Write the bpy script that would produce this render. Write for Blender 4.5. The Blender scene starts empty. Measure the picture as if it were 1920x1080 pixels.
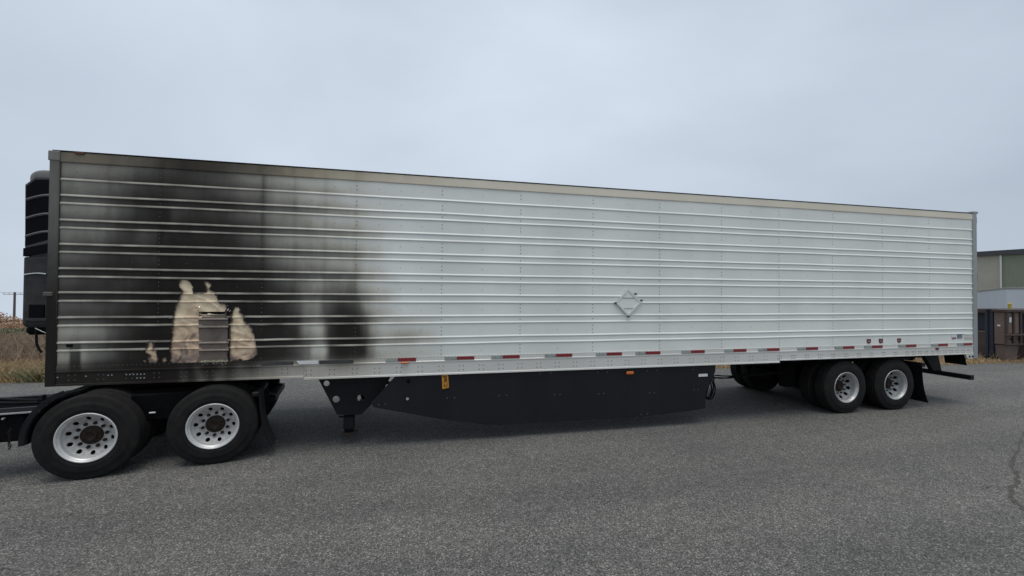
import bpy, bmesh, math, random
from mathutils import Matrix, Vector, noise

# ------------------------------------------------------------------ camera, sky, sun, exposure
SC = bpy.context.scene
COL = SC.collection
cam_d = bpy.data.cameras.new('camera')
cam_d.sensor_width = 36.0
cam_d.lens = 787.81 / 1920.0 * 36.0
cam_d.clip_start = 0.05
cam_d.clip_end = 6000
cam = bpy.data.objects.new('camera', cam_d)
COL.objects.link(cam)
_r, _u, _f = Vector((0.974502, -0.224274, 0.006907)), Vector((-0.009986, -0.012597, 0.999871)), Vector((0.224158, 0.974445, 0.014516))
M = Matrix((( _r.x, _u.x, -_f.x, 4.5285), (_r.y, _u.y, -_f.y, -6.5048), (_r.z, _u.z, -_f.z, 2.2781), (0, 0, 0, 1)))
cam.matrix_world = M
SC.camera = cam

SUN_EL, SUN_AZ = 81.0, 195.0          # azimuth measured from +Y clockwise
world = bpy.data.worlds.new('World')
SC.world = world
world.use_nodes = True
wn, wl = world.node_tree.nodes, world.node_tree.links
wn.clear()
w_out = wn.new('ShaderNodeOutputWorld')
w_bg = wn.new('ShaderNodeBackground')
w_bg.inputs['Strength'].default_value = 0.1
w_sky = wn.new('ShaderNodeTexSky')
w_sky.sky_type = 'NISHITA'
w_sky.sun_disc = False
w_sky.sun_elevation = math.radians(SUN_EL)
w_sky.sun_rotation = math.radians(SUN_AZ)
w_sky.dust_density = 3.0
w_tc = wn.new('ShaderNodeTexCoord')
w_map = wn.new('ShaderNodeMapping')
w_map.inputs['Scale'].default_value = (1.0, 1.0, 2.6)
w_map.inputs['Location'].default_value = (0.9832, 1.9343, 2.3615)
w_n1 = wn.new('ShaderNodeTexNoise')
w_n1.inputs['Scale'].default_value = 0.75
w_n1.inputs['Detail'].default_value = 6.0
w_n1.inputs['Roughness'].default_value = 0.46
w_n1.inputs['Distortion'].default_value = 0.25
w_rmp = wn.new('ShaderNodeValToRGB')
w_rmp.color_ramp.elements[0].position = 0.30
w_rmp.color_ramp.elements[0].color = (4.25, 4.95, 5.85, 1)
w_rmp.color_ramp.elements[1].position = 0.66
w_rmp.color_ramp.elements[1].color = (7.1, 8.0, 9.1, 1)
w_mix = wn.new('ShaderNodeMixRGB')
w_mix.inputs['Fac'].default_value = 0.93
wl.new(w_tc.outputs['Generated'], w_map.inputs['Vector'])
wl.new(w_map.outputs['Vector'], w_n1.inputs['Vector'])
wl.new(w_n1.outputs['Fac'], w_rmp.inputs['Fac'])
wl.new(w_sky.outputs['Color'], w_mix.inputs['Color1'])
wl.new(w_rmp.outputs['Color'], w_mix.inputs['Color2'])
wl.new(w_mix.outputs['Color'], w_bg.inputs['Color'])
wl.new(w_bg.outputs['Background'], w_out.inputs['Surface'])

sun_d = bpy.data.lights.new('sun', 'SUN')
sun_d.energy = 2.0
sun_d.angle = math.radians(40)
sun_d.color = (1.0, 0.965, 0.91)
sun = bpy.data.objects.new('sun', sun_d)
COL.objects.link(sun)
_az, _el = math.radians(SUN_AZ), math.radians(SUN_EL)
_sd = Vector((math.sin(_az) * math.cos(_el), math.cos(_az) * math.cos(_el), math.sin(_el)))
sun.rotation_euler = _sd.to_track_quat('Z', 'Y').to_euler()
sun.location = (0, -10, 30)

SC.view_settings.view_transform = 'Standard'
SC.view_settings.look = 'None'
SC.view_settings.exposure = 0.0
SC.view_settings.gamma = 1.0
SC.view_settings.use_curve_mapping = False

R = random.Random(7)
PI = math.pi

# ------------------------------------------------------------------ material helpers
def mat(name, col, rough=0.6, metal=0.0, nscale=None, namt=0.0, bump=0.0, bscale=60.0, spec=0.5, col2=None, stretch=None):
    m = bpy.data.materials.new(name)
    m.use_nodes = True
    nt = m.node_tree
    b = nt.nodes['Principled BSDF']
    b.inputs['Base Color'].default_value = (*col, 1)
    b.inputs['Roughness'].default_value = rough
    b.inputs['Metallic'].default_value = metal
    b.inputs['Specular IOR Level'].default_value = spec
    if nscale or bump:
        tc = nt.nodes.new('ShaderNodeTexCoord')
        mp = nt.nodes.new('ShaderNodeMapping')
        if stretch: mp.inputs['Scale'].default_value = stretch
        nt.links.new(tc.outputs['Object'], mp.inputs['Vector'])
    if nscale:
        n = nt.nodes.new('ShaderNodeTexNoise')
        n.inputs['Scale'].default_value = nscale
        n.inputs['Detail'].default_value = 5
        n.inputs['Roughness'].default_value = 0.6
        nt.links.new(mp.outputs['Vector'], n.inputs['Vector'])
        rp = nt.nodes.new('ShaderNodeValToRGB')
        rp.color_ramp.elements[0].position = 0.3
        rp.color_ramp.elements[1].position = 0.7
        c2 = col2 if col2 else tuple(min(1, c * (1 + namt)) for c in col)
        c1 = col if col2 else tuple(c * (1 - namt) for c in col)
        rp.color_ramp.elements[0].color = (*c1, 1)
        rp.color_ramp.elements[1].color = (*c2, 1)
        nt.links.new(n.outputs['Fac'], rp.inputs['Fac'])
        nt.links.new(rp.outputs['Color'], b.inputs['Base Color'])
    if bump:
        n2 = nt.nodes.new('ShaderNodeTexNoise')
        n2.inputs['Scale'].default_value = bscale
        n2.inputs['Detail'].default_value = 4
        nt.links.new(mp.outputs['Vector'], n2.inputs['Vector'])
        bp = nt.nodes.new('ShaderNodeBump')
        bp.inputs['Strength'].default_value = bump
        bp.inputs['Distance'].default_value = 0.01
        nt.links.new(n2.outputs['Fac'], bp.inputs['Height'])
        nt.links.new(bp.outputs['Normal'], b.inputs['Normal'])
    return m

def soot_mat(name, clean, soot=(0.0125, 0.0098, 0.0085), rough=0.42, metal=0.0, warm=None):
    """painted / bare aluminium with a soot stain stored on the mesh, broken up by noise"""
    m = bpy.data.materials.new(name)
    m.use_nodes = True
    nt = m.node_tree
    N, Lk = nt.nodes, nt.links
    b = N['Principled BSDF']
    at = N.new('ShaderNodeAttribute'); at.attribute_name = 'soot'
    tc = N.new('ShaderNodeTexCoord')
    mp = N.new('ShaderNodeMapping'); mp.inputs['Scale'].default_value = (1.6, 1.0, 0.9)
    n1 = N.new('ShaderNodeTexNoise'); n1.inputs['Scale'].default_value = 2.4; n1.inputs['Detail'].default_value = 7; n1.inputs['Roughness'].default_value = 0.62; n1.inputs['Distortion'].default_value = 0.6
    Lk.new(tc.outputs['Object'], mp.inputs['Vector']); Lk.new(mp.outputs['Vector'], n1.inputs['Vector'])
    mp2 = N.new('ShaderNodeMapping'); mp2.inputs['Scale'].default_value = (14.0, 1.0, 0.8)
    n2 = N.new('ShaderNodeTexNoise'); n2.inputs['Scale'].default_value = 1.6; n2.inputs['Detail'].default_value = 5
    Lk.new(tc.outputs['Object'], mp2.inputs['Vector']); Lk.new(mp2.outputs['Vector'], n2.inputs['Vector'])
    # f = s + s*(1-s)*k*(noise-0.5)
    def math_(op, a, c):
        x = N.new('ShaderNodeMath'); x.operation = op
        for i, q in enumerate((a, c)):
            if isinstance(q, (int, float)): x.inputs[i].default_value = q
            else: Lk.new(q, x.inputs[i])
        return x.outputs[0]
    s = at.outputs['Fac']
    inv = math_('SUBTRACT', 1.0, s)
    w = math_('MULTIPLY', s, inv)
    nn = math_('ADD', math_('MULTIPLY', math_('SUBTRACT', n1.outputs['Fac'], 0.5), 1.35), math_('MULTIPLY', math_('SUBTRACT', n2.outputs['Fac'], 0.5), 0.30))
    f = math_('ADD', s, math_('MULTIPLY', w, nn))
    cl = N.new('ShaderNodeClamp'); Lk.new(f, cl.inputs[0])
    # faint road film on the clean paint
    n3 = N.new('ShaderNodeTexNoise'); n3.inputs['Scale'].default_value = 1.1; n3.inputs['Detail'].default_value = 6
    mp3 = N.new('ShaderNodeMapping'); mp3.inputs['Scale'].default_value = (1.0, 1.0, 0.35)
    Lk.new(tc.outputs['Object'], mp3.inputs['Vector']); Lk.new(mp3.outputs['Vector'], n3.inputs['Vector'])
    rp = N.new('ShaderNodeValToRGB')
    rp.color_ramp.elements[0].position = 0.32; rp.color_ramp.elements[1].position = 0.68
    w_ = warm if warm else (0.97, 0.985, 0.97)
    rp.color_ramp.elements[0].color = (clean[0] * 0.90, clean[1] * 0.90, clean[2] * 0.885, 1)
    rp.color_ramp.elements[1].color = (*clean, 1)
    Lk.new(n3.outputs['Fac'], rp.inputs['Fac'])
    # three-stage stain: clean -> brownish film -> black
    mx1 = N.new('ShaderNodeMixRGB'); mx1.blend_type = 'MIX'
    mx1.inputs['Color2'].default_value = (*soot, 1)
    Lk.new(cl.outputs[0], mx1.inputs['Fac'])
    Lk.new(rp.outputs['Color'], mx1.inputs['Color1'])
    tint = N.new('ShaderNodeValToRGB')
    te = tint.color_ramp.elements
    te[0].position = 0.0; te[0].color = (1, 1, 1, 1)
    te[1].position = 1.0; te[1].color = (1.0, 0.96, 0.92, 1)
    tq = te.new(0.55); tq.color = (1.04, 0.97, 0.87, 1)
    Lk.new(cl.outputs[0], tint.inputs['Fac'])
    mx2 = N.new('ShaderNodeMixRGB'); mx2.blend_type = 'MULTIPLY'; mx2.inputs['Fac'].default_value = 1.0
    Lk.new(mx1.outputs['Color'], mx2.inputs['Color1']); Lk.new(tint.outputs['Color'], mx2.inputs['Color2'])
    Lk.new(mx2.outputs['Color'], b.inputs['Base Color'])
    rr = N.new('ShaderNodeMapRange')
    rr.inputs['To Min'].default_value = rough; rr.inputs['To Max'].default_value = 0.7
    Lk.new(cl.outputs[0], rr.inputs['Value']); Lk.new(rr.outputs[0], b.inputs['Roughness'])
    b.inputs['Metallic'].default_value = metal
    sp = N.new('ShaderNodeMapRange'); sp.inputs['To Min'].default_value = 0.5; sp.inputs['To Max'].default_value = 0.10
    Lk.new(cl.outputs[0], sp.inputs['Value']); Lk.new(sp.outputs[0], b.inputs['Specular IOR Level'])
    # slight oil-canning of thin sheet
    n4 = N.new('ShaderNodeTexNoise'); n4.inputs['Scale'].default_value = 2.3; n4.inputs['Detail'].default_value = 2
    Lk.new(tc.outputs['Object'], n4.inputs['Vector'])
    bp = N.new('ShaderNodeBump'); bp.inputs['Strength'].default_value = 0.25; bp.inputs['Distance'].default_value = 0.02
    Lk.new(n4.outputs['Fac'], bp.inputs['Height']); Lk.new(bp.outputs['Normal'], b.inputs['Normal'])
    return m

MT = {}
MT['panel'] = soot_mat('white_painted_aluminium', (0.825, 0.84, 0.795))
MT['rail'] = soot_mat('rail_aluminium', (0.70, 0.69, 0.65), rough=0.38, metal=0.15)
MT['toprail'] = soot_mat('top_rail_aluminium', (0.78, 0.715, 0.585), rough=0.5, metal=0.0)
MT['post'] = soot_mat('corner_aluminium', (0.36, 0.37, 0.37), rough=0.45, metal=0.3)
MT['rivet'] = mat('rivet_grime', (0.085, 0.085, 0.083), 0.6)
MT['rivet_bright'] = mat('rivet_bright', (0.30, 0.30, 0.29), 0.5, 0.2)
MT['black'] = mat('black_chassis_paint', (0.006, 0.006, 0.0075), 0.62, spec=0.3, nscale=6, namt=0.4, bump=0.15)
MT['blackdirt'] = mat('sooty_black_steel', (0.0035, 0.0035, 0.004), 0.85, nscale=9, namt=0.5, bump=0.3, spec=0.12)
MT['skirt'] = mat('black_composite_skirt', (0.0075, 0.0078, 0.0105), 0.55, nscale=2.2, col2=(0.0125, 0.0125, 0.0145), stretch=(1.0, 1.0, 0.25), bump=0.05, bscale=200, spec=0.28)
MT['tyre'] = mat('tyre_rubber', (0.0085, 0.0083, 0.0085), 0.85, nscale=7, col2=(0.019, 0.0175, 0.016), bump=0.25, bscale=90, spec=0.22)
MT['rim'] = mat('polished_rim', (0.62, 0.615, 0.60), 0.38, 0.3, nscale=14, namt=0.12)
MT['rimgrey'] = mat('dull_grey_rim', (0.44, 0.44, 0.43), 0.40, 0.45, nscale=16, namt=0.18)
MT['disc'] = mat('dusty_wheel_disc', (0.46, 0.45, 0.425), 0.5, 0.2, nscale=18, namt=0.22)
MT['discgrey'] = mat('dull_wheel_disc', (0.30, 0.30, 0.29), 0.5, 0.3, nscale=18, namt=0.28)
MT['hub'] = mat('greasy_hub', (0.024, 0.0165, 0.0115), 0.75, nscale=30, namt=0.5, bump=0.4, spec=0.25)
MT['rubber'] = mat('flap_rubber', (0.0065, 0.0065, 0.0075), 0.8, nscale=5, namt=0.3, spec=0.2)
MT['tape_white'] = mat('retro_white', (0.30, 0.33, 0.31), 0.35, nscale=60, namt=0.35, stretch=(1, 1, 0.2))
MT['tape_red'] = mat('retro_red', (0.22, 0.018, 0.022), 0.35, nscale=70, namt=0.25)
MT['amber'] = mat('amber_lens', (0.55, 0.14, 0.02), 0.25)
MT['orange'] = mat('orange_tag', (0.55, 0.24, 0.02), 0.5, nscale=30, namt=0.2)
MT['tagdark'] = mat('tag_print', (0.09, 0.035, 0.012), 0.6)
MT['white'] = mat('white_sticker', (0.68, 0.68, 0.68), 0.5)
MT['greystrip'] = mat('sooted_tape', (0.045, 0.042, 0.040), 0.6, nscale=20, namt=0.4)
MT['blueprint'] = mat('blue_grey_print', (0.13, 0.17, 0.22), 0.5, nscale=80, namt=0.4)
MT['ochre'] = mat('ochre_print', (0.40, 0.35, 0.18), 0.5)
MT['maroon'] = mat('maroon_print', (0.15, 0.022, 0.032), 0.45, nscale=90, namt=0.4)
MT['rust'] = mat('rust_spot', (0.10, 0.04, 0.025), 0.8)
MT['silver'] = mat('bare_foil', (0.72, 0.72, 0.70), 0.25, 0.85)
MT['grill'] = mat('melted_dark_grille', (0.003, 0.0035, 0.006), 0.7, spec=0.1)
MT['cowl'] = mat('sooted_cowl', (0.036, 0.034, 0.034), 0.6, spec=0.3, nscale=4, namt=0.45, bump=0.1, bscale=20)
MT['louvre'] = mat('grey_louvre', (0.115, 0.115, 0.12), 0.5)
MT['louvre_dark'] = mat('dark_grille_frame', (0.045, 0.045, 0.052), 0.55)
MT['cowl_top'] = mat('pale_cowl_top', (0.15, 0.147, 0.145), 0.45, nscale=5, namt=0.25)

def foam_mat(name='scorched_foam', lift=0.0):
    m = bpy.data.materials.new(name)
    m.use_nodes = True
    nt = m.node_tree; N, Lk = nt.nodes, nt.links
    b = N['Principled BSDF']
    tc = N.new('ShaderNodeTexCoord')
    n1 = N.new('ShaderNodeTexNoise'); n1.inputs['Scale'].default_value = 4.5; n1.inputs['Detail'].default_value = 6; n1.inputs['Distortion'].default_value = 1.6
    Lk.new(tc.outputs['Object'], n1.inputs['Vector'])
    sx = N.new('ShaderNodeSeparateXYZ'); Lk.new(tc.outputs['Object'], sx.inputs[0])
    h = N.new('ShaderNodeMapRange'); h.inputs['From Min'].default_value = 1.3; h.inputs['From Max'].default_value = 2.3
    h.inputs['To Min'].default_value = -0.06 + lift; h.inputs['To Max'].default_value = 0.36 + lift
    Lk.new(sx.outputs['Z'], h.inputs['Value'])
    xr = N.new('ShaderNodeMapRange'); xr.inputs['From Min'].default_value = 1.75; xr.inputs['From Max'].default_value = 2.2
    xr.inputs['To Min'].default_value = 0.0; xr.inputs['To Max'].default_value = 0.14
    Lk.new(sx.outputs['X'], xr.inputs['Value'])
    a = N.new('ShaderNodeMath'); a.operation = 'ADD'
    Lk.new(n1.outputs['Fac'], a.inputs[0]); Lk.new(h.outputs[0], a.inputs[1])
    a2 = N.new('ShaderNodeMath'); a2.operation = 'ADD'
    Lk.new(a.outputs[0], a2.inputs[0]); Lk.new(xr.outputs[0], a2.inputs[1])
    rp = N.new('ShaderNodeValToRGB')
    e = rp.color_ramp.elements
    e[0].position = 0.36; e[0].color = (0.085, 0.068, 0.056, 1)
    e[1].position = 0.88; e[1].color = (0.80, 0.665, 0.455, 1)
    q = e.new(0.47); q.color = (0.30, 0.215, 0.17, 1)
    q = e.new(0.60); q.color = (0.56, 0.395, 0.265, 1)
    Lk.new(a2.outputs[0], rp.inputs['Fac'])
    at = N.new('ShaderNodeAttribute'); at.attribute_name = 'soot'
    mc = N.new('ShaderNodeMixRGB'); mc.inputs['Color2'].default_value = (0.035, 0.022, 0.014, 1)
    Lk.new(at.outputs['Fac'], mc.inputs['Fac']); Lk.new(rp.outputs['Color'], mc.inputs['Color1'])
    Lk.new(mc.outputs['Color'], b.inputs['Base Color'])
    b.inputs['Roughness'].default_value = 0.6
    n2 = N.new('ShaderNodeTexNoise'); n2.inputs['Scale'].default_value = 16; n2.inputs['Detail'].default_value = 4
    Lk.new(tc.outputs['Object'], n2.inputs['Vector'])
    bp = N.new('ShaderNodeBump'); bp.inputs['Strength'].default_value = 0.2; bp.inputs['Distance'].default_value = 0.01
    Lk.new(n2.outputs['Fac'], bp.inputs['Height']); Lk.new(bp.outputs['Normal'], b.inputs['Normal'])
    return m
MT['foam'] = foam_mat()
MT['foam_fresh'] = foam_mat('freshly_bared_foam', 0.16)
MT['liner'] = mat('exposed_liner_sheet', (0.085, 0.076, 0.062), 0.4, 0.15, nscale=3.5, col2=(0.23, 0.175, 0.14), bump=0.2, bscale=12)
MT['charmetal'] = mat('charred_curled_skin', (0.012, 0.010, 0.009), 0.55, 0.2, nscale=40, col2=(0.12, 0.10, 0.085))
MT['fringe'] = mat('frayed_fibre', (0.38, 0.34, 0.25), 0.8, nscale=40, namt=0.35)

def asphalt_mat():
    m = bpy.data.materials.new('worn_asphalt')
    m.use_nodes = True
    nt = m.node_tree; N, Lk = nt.nodes, nt.links
    b = N['Principled BSDF']
    tc = N.new('ShaderNodeTexCoord')
    v = N.new('ShaderNodeTexVoronoi'); v.inputs['Scale'].default_value = 100.0; v.inputs['Randomness'].default_value = 1.0
    n1 = N.new('ShaderNodeTexNoise'); n1.inputs['Scale'].default_value = 60.0; n1.inputs['Detail'].default_value = 6; n1.inputs['Roughness'].default_value = 0.75
    n2 = N.new('ShaderNodeTexNoise'); n2.inputs['Scale'].default_value = 0.55; n2.inputs['Detail'].default_value = 7; n2.inputs['Roughness'].default_value = 0.6
    n3 = N.new('ShaderNodeTexNoise'); n3.inputs['Scale'].default_value = 9.0; n3.inputs['Detail'].default_value = 4
    for n in (v, n1, n2, n3): Lk.new(tc.outputs['Object'], n.inputs['Vector'])
    sep = N.new('ShaderNodeSeparateColor'); Lk.new(v.outputs['Color'], sep.inputs[0])
    r1 = N.new('ShaderNodeValToRGB')          # stone-by-stone tone
    e = r1.color_ramp.elements
    e[0].position = 0.0; e[0].color = (0.042, 0.041, 0.0395, 1)
    e[1].position = 1.0; e[1].color = (0.33, 0.322, 0.305, 1)
    q = e.new(0.5); q.color = (0.112, 0.109, 0.104, 1)
    q = e.new(0.86); q.color = (0.165, 0.160, 0.152, 1)
    Lk.new(sep.outputs[0], r1.inputs['Fac'])
    r2 = N.new('ShaderNodeValToRGB')
    r2.color_ramp.elements[0].position = 0.34; r2.color_ramp.elements[0].color = (0.62, 0.62, 0.63, 1)
    r2.color_ramp.elements[1].position = 0.66; r2.color_ramp.elements[1].color = (1.20, 1.20, 1.19, 1)
    Lk.new(n1.outputs['Fac'], r2.inputs['Fac'])
    r3 = N.new('ShaderNodeValToRGB')
    r3.color_ramp.elements[0].position = 0.3; r3.color_ramp.elements[0].color = (0.86, 0.865, 0.87, 1)
    r3.color_ramp.elements[1].position = 0.7; r3.color_ramp.elements[1].color = (1.10, 1.09, 1.06, 1)
    Lk.new(n2.outputs['Fac'], r3.inputs['Fac'])
    r4 = N.new('ShaderNodeValToRGB')
    r4.color_ramp.elements[0].position = 0.3; r4.color_ramp.elements[0].color = (0.86, 0.86, 0.86, 1)
    r4.color_ramp.elements[1].position = 0.7; r4.color_ramp.elements[1].color = (1.1, 1.1, 1.1, 1)
    Lk.new(n3.outputs['Fac'], r4.inputs['Fac'])
    mpt = N.new('ShaderNodeMapping'); mpt.inputs['Scale'].default_value = (0.10, 0.85, 1.0); mpt.inputs['Rotation'].default_value = (0, 0, -0.07)
    n5 = N.new('ShaderNodeTexNoise'); n5.inputs['Scale'].default_value = 1.0; n5.inputs['Detail'].default_value = 4; n5.inputs['Roughness'].default_value = 0.55
    Lk.new(tc.outputs['Object'], mpt.inputs['Vector']); Lk.new(mpt.outputs['Vector'], n5.inputs['Vector'])
    r5 = N.new('ShaderNodeValToRGB')          # old wheel tracks along the lot
    r5.color_ramp.elements[0].position = 0.35; r5.color_ramp.elements[0].color = (0.84, 0.84, 0.85, 1)
    r5.color_ramp.elements[1].position = 0.65; r5.color_ramp.elements[1].color = (1.12, 1.115, 1.10, 1)
    Lk.new(n5.outputs['Fac'], r5.inputs['Fac'])
    v2 = N.new('ShaderNodeTexNoise'); v2.inputs['Scale'].default_value = 0.8; v2.inputs['Detail'].default_value = 2.5
    Lk.new(tc.outputs['Object'], v2.inputs['Vector'])
    r6 = N.new('ShaderNodeValToRGB')          # oil and damp spots
    r6.color_ramp.elements[0].position = 0.24; r6.color_ramp.elements[0].color = (0.66, 0.66, 0.67, 1)
    r6.color_ramp.elements[1].position = 0.33; r6.color_ramp.elements[1].color = (1, 1, 1, 1)
    Lk.new(v2.outputs['Fac'], r6.inputs['Fac'])
    cur = r1.outputs['Color']
    for r_ in (r2, r3, r4, r5, r6):
        mx = N.new('ShaderNodeMixRGB'); mx.blend_type = 'MULTIPLY'; mx.inputs['Fac'].default_value = 1.0
        Lk.new(cur, mx.inputs['Color1']); Lk.new(r_.outputs['Color'], mx.inputs['Color2']); cur = mx.outputs['Color']
    Lk.new(cur, b.inputs['Base Color'])
    b.inputs['Roughness'].default_value = 0.85
    b.inputs['Specular IOR Level'].default_value = 0.3
    bp = N.new('ShaderNodeBump'); bp.inputs['Strength'].default_value = 0.6; bp.inputs['Distance'].default_value = 0.008
    Lk.new(n1.outputs['Fac'], bp.inputs['Height']); Lk.new(bp.outputs['Normal'], b.inputs['Normal'])
    return m
MT['asphalt'] = asphalt_mat()
MT['crack'] = mat('crack_fill', (0.062, 0.057, 0.050), 0.95, nscale=20, namt=0.5)
MT['patch'] = mat('smoother_asphalt', (0.118, 0.117, 0.114), 0.9, nscale=45, namt=0.35, bump=0.4, bscale=60)
MT['soil'] = mat('verge_soil', (0.10, 0.072, 0.045), 0.95, nscale=0.9, col2=(0.20, 0.155, 0.085), bump=0.5, bscale=9)
MT['drygrass'] = mat('dry_grass_blades', (0.50, 0.385, 0.215), 0.9, nscale=0.7, col2=(0.36, 0.245, 0.145), spec=0.1)
MT['brush'] = mat('dead_brown_weeds', (0.25, 0.182, 0.138), 0.9, nscale=0.9, col2=(0.34, 0.255, 0.18), spec=0.1)
MT['weed'] = mat('green_weeds', (0.16, 0.175, 0.09), 0.85, nscale=2, col2=(0.26, 0.25, 0.14), spec=0.1)
MT['shrub'] = mat('olive_shrub_leaves', (0.095, 0.108, 0.06), 0.8, nscale=2, col2=(0.16, 0.165, 0.095))
MT['autumn'] = mat('orange_leaves', (0.34, 0.19, 0.11), 0.8, nscale=1.2, col2=(0.46, 0.32, 0.22))
MT['bark'] = mat('grey_bark', (0.10, 0.08, 0.065), 0.9, nscale=8, namt=0.3)
MT['polewood'] = mat('weathered_pole', (0.11, 0.10, 0.095), 0.9, nscale=5, namt=0.3)
MT['fencesteel'] = mat('galvanised_wire', (0.25, 0.22, 0.19), 0.7, 0.1)
MT['beige'] = mat('beige_metal_wall', (0.34, 0.33, 0.28), 0.6, nscale=0.5, namt=0.06)
MT['green'] = mat('sage_metal_wall', (0.175, 0.205, 0.155), 0.6, nscale=0.5, namt=0.06)
MT['trim'] = mat('dark_roof_trim', (0.045, 0.048, 0.055), 0.6)
MT['spout'] = mat('pale_downspout', (0.55, 0.56, 0.55), 0.5)
MT['farwhite'] = mat('far_white_wall', (0.62, 0.63, 0.64), 0.6, nscale=0.3, namt=0.05)
MT['pwhite'] = mat('parked_trailer_white', (0.44, 0.49, 0.54), 0.5, nscale=0.6, namt=0.05)
MT['pgrey'] = mat('parked_trailer_rail', (0.20, 0.205, 0.20), 0.5, nscale=2.0, namt=0.35)
MT['brown'] = mat('brown_container_paint', (0.135, 0.095, 0.078), 0.7, nscale=2.5, namt=0.22, bump=0.1)
MT['browndark'] = mat('dark_brown_container_paint', (0.055, 0.034, 0.028), 0.7, nscale=2.5, namt=0.25)
MT['navy'] = mat('navy_steel', (0.014, 0.018, 0.030), 0.6, nscale=3, namt=0.3)
MT['yellow'] = mat('yellow_post_paint', (0.42, 0.33, 0.045), 0.6, nscale=5, namt=0.2)
MT['concrete'] = mat('pale_concrete', (0.32, 0.31, 0.29), 0.85, nscale=4, namt=0.15)
MT['rock'] = mat('dark_log', (0.03, 0.028, 0.026), 0.9, nscale=6, namt=0.4, bump=0.6)

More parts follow.
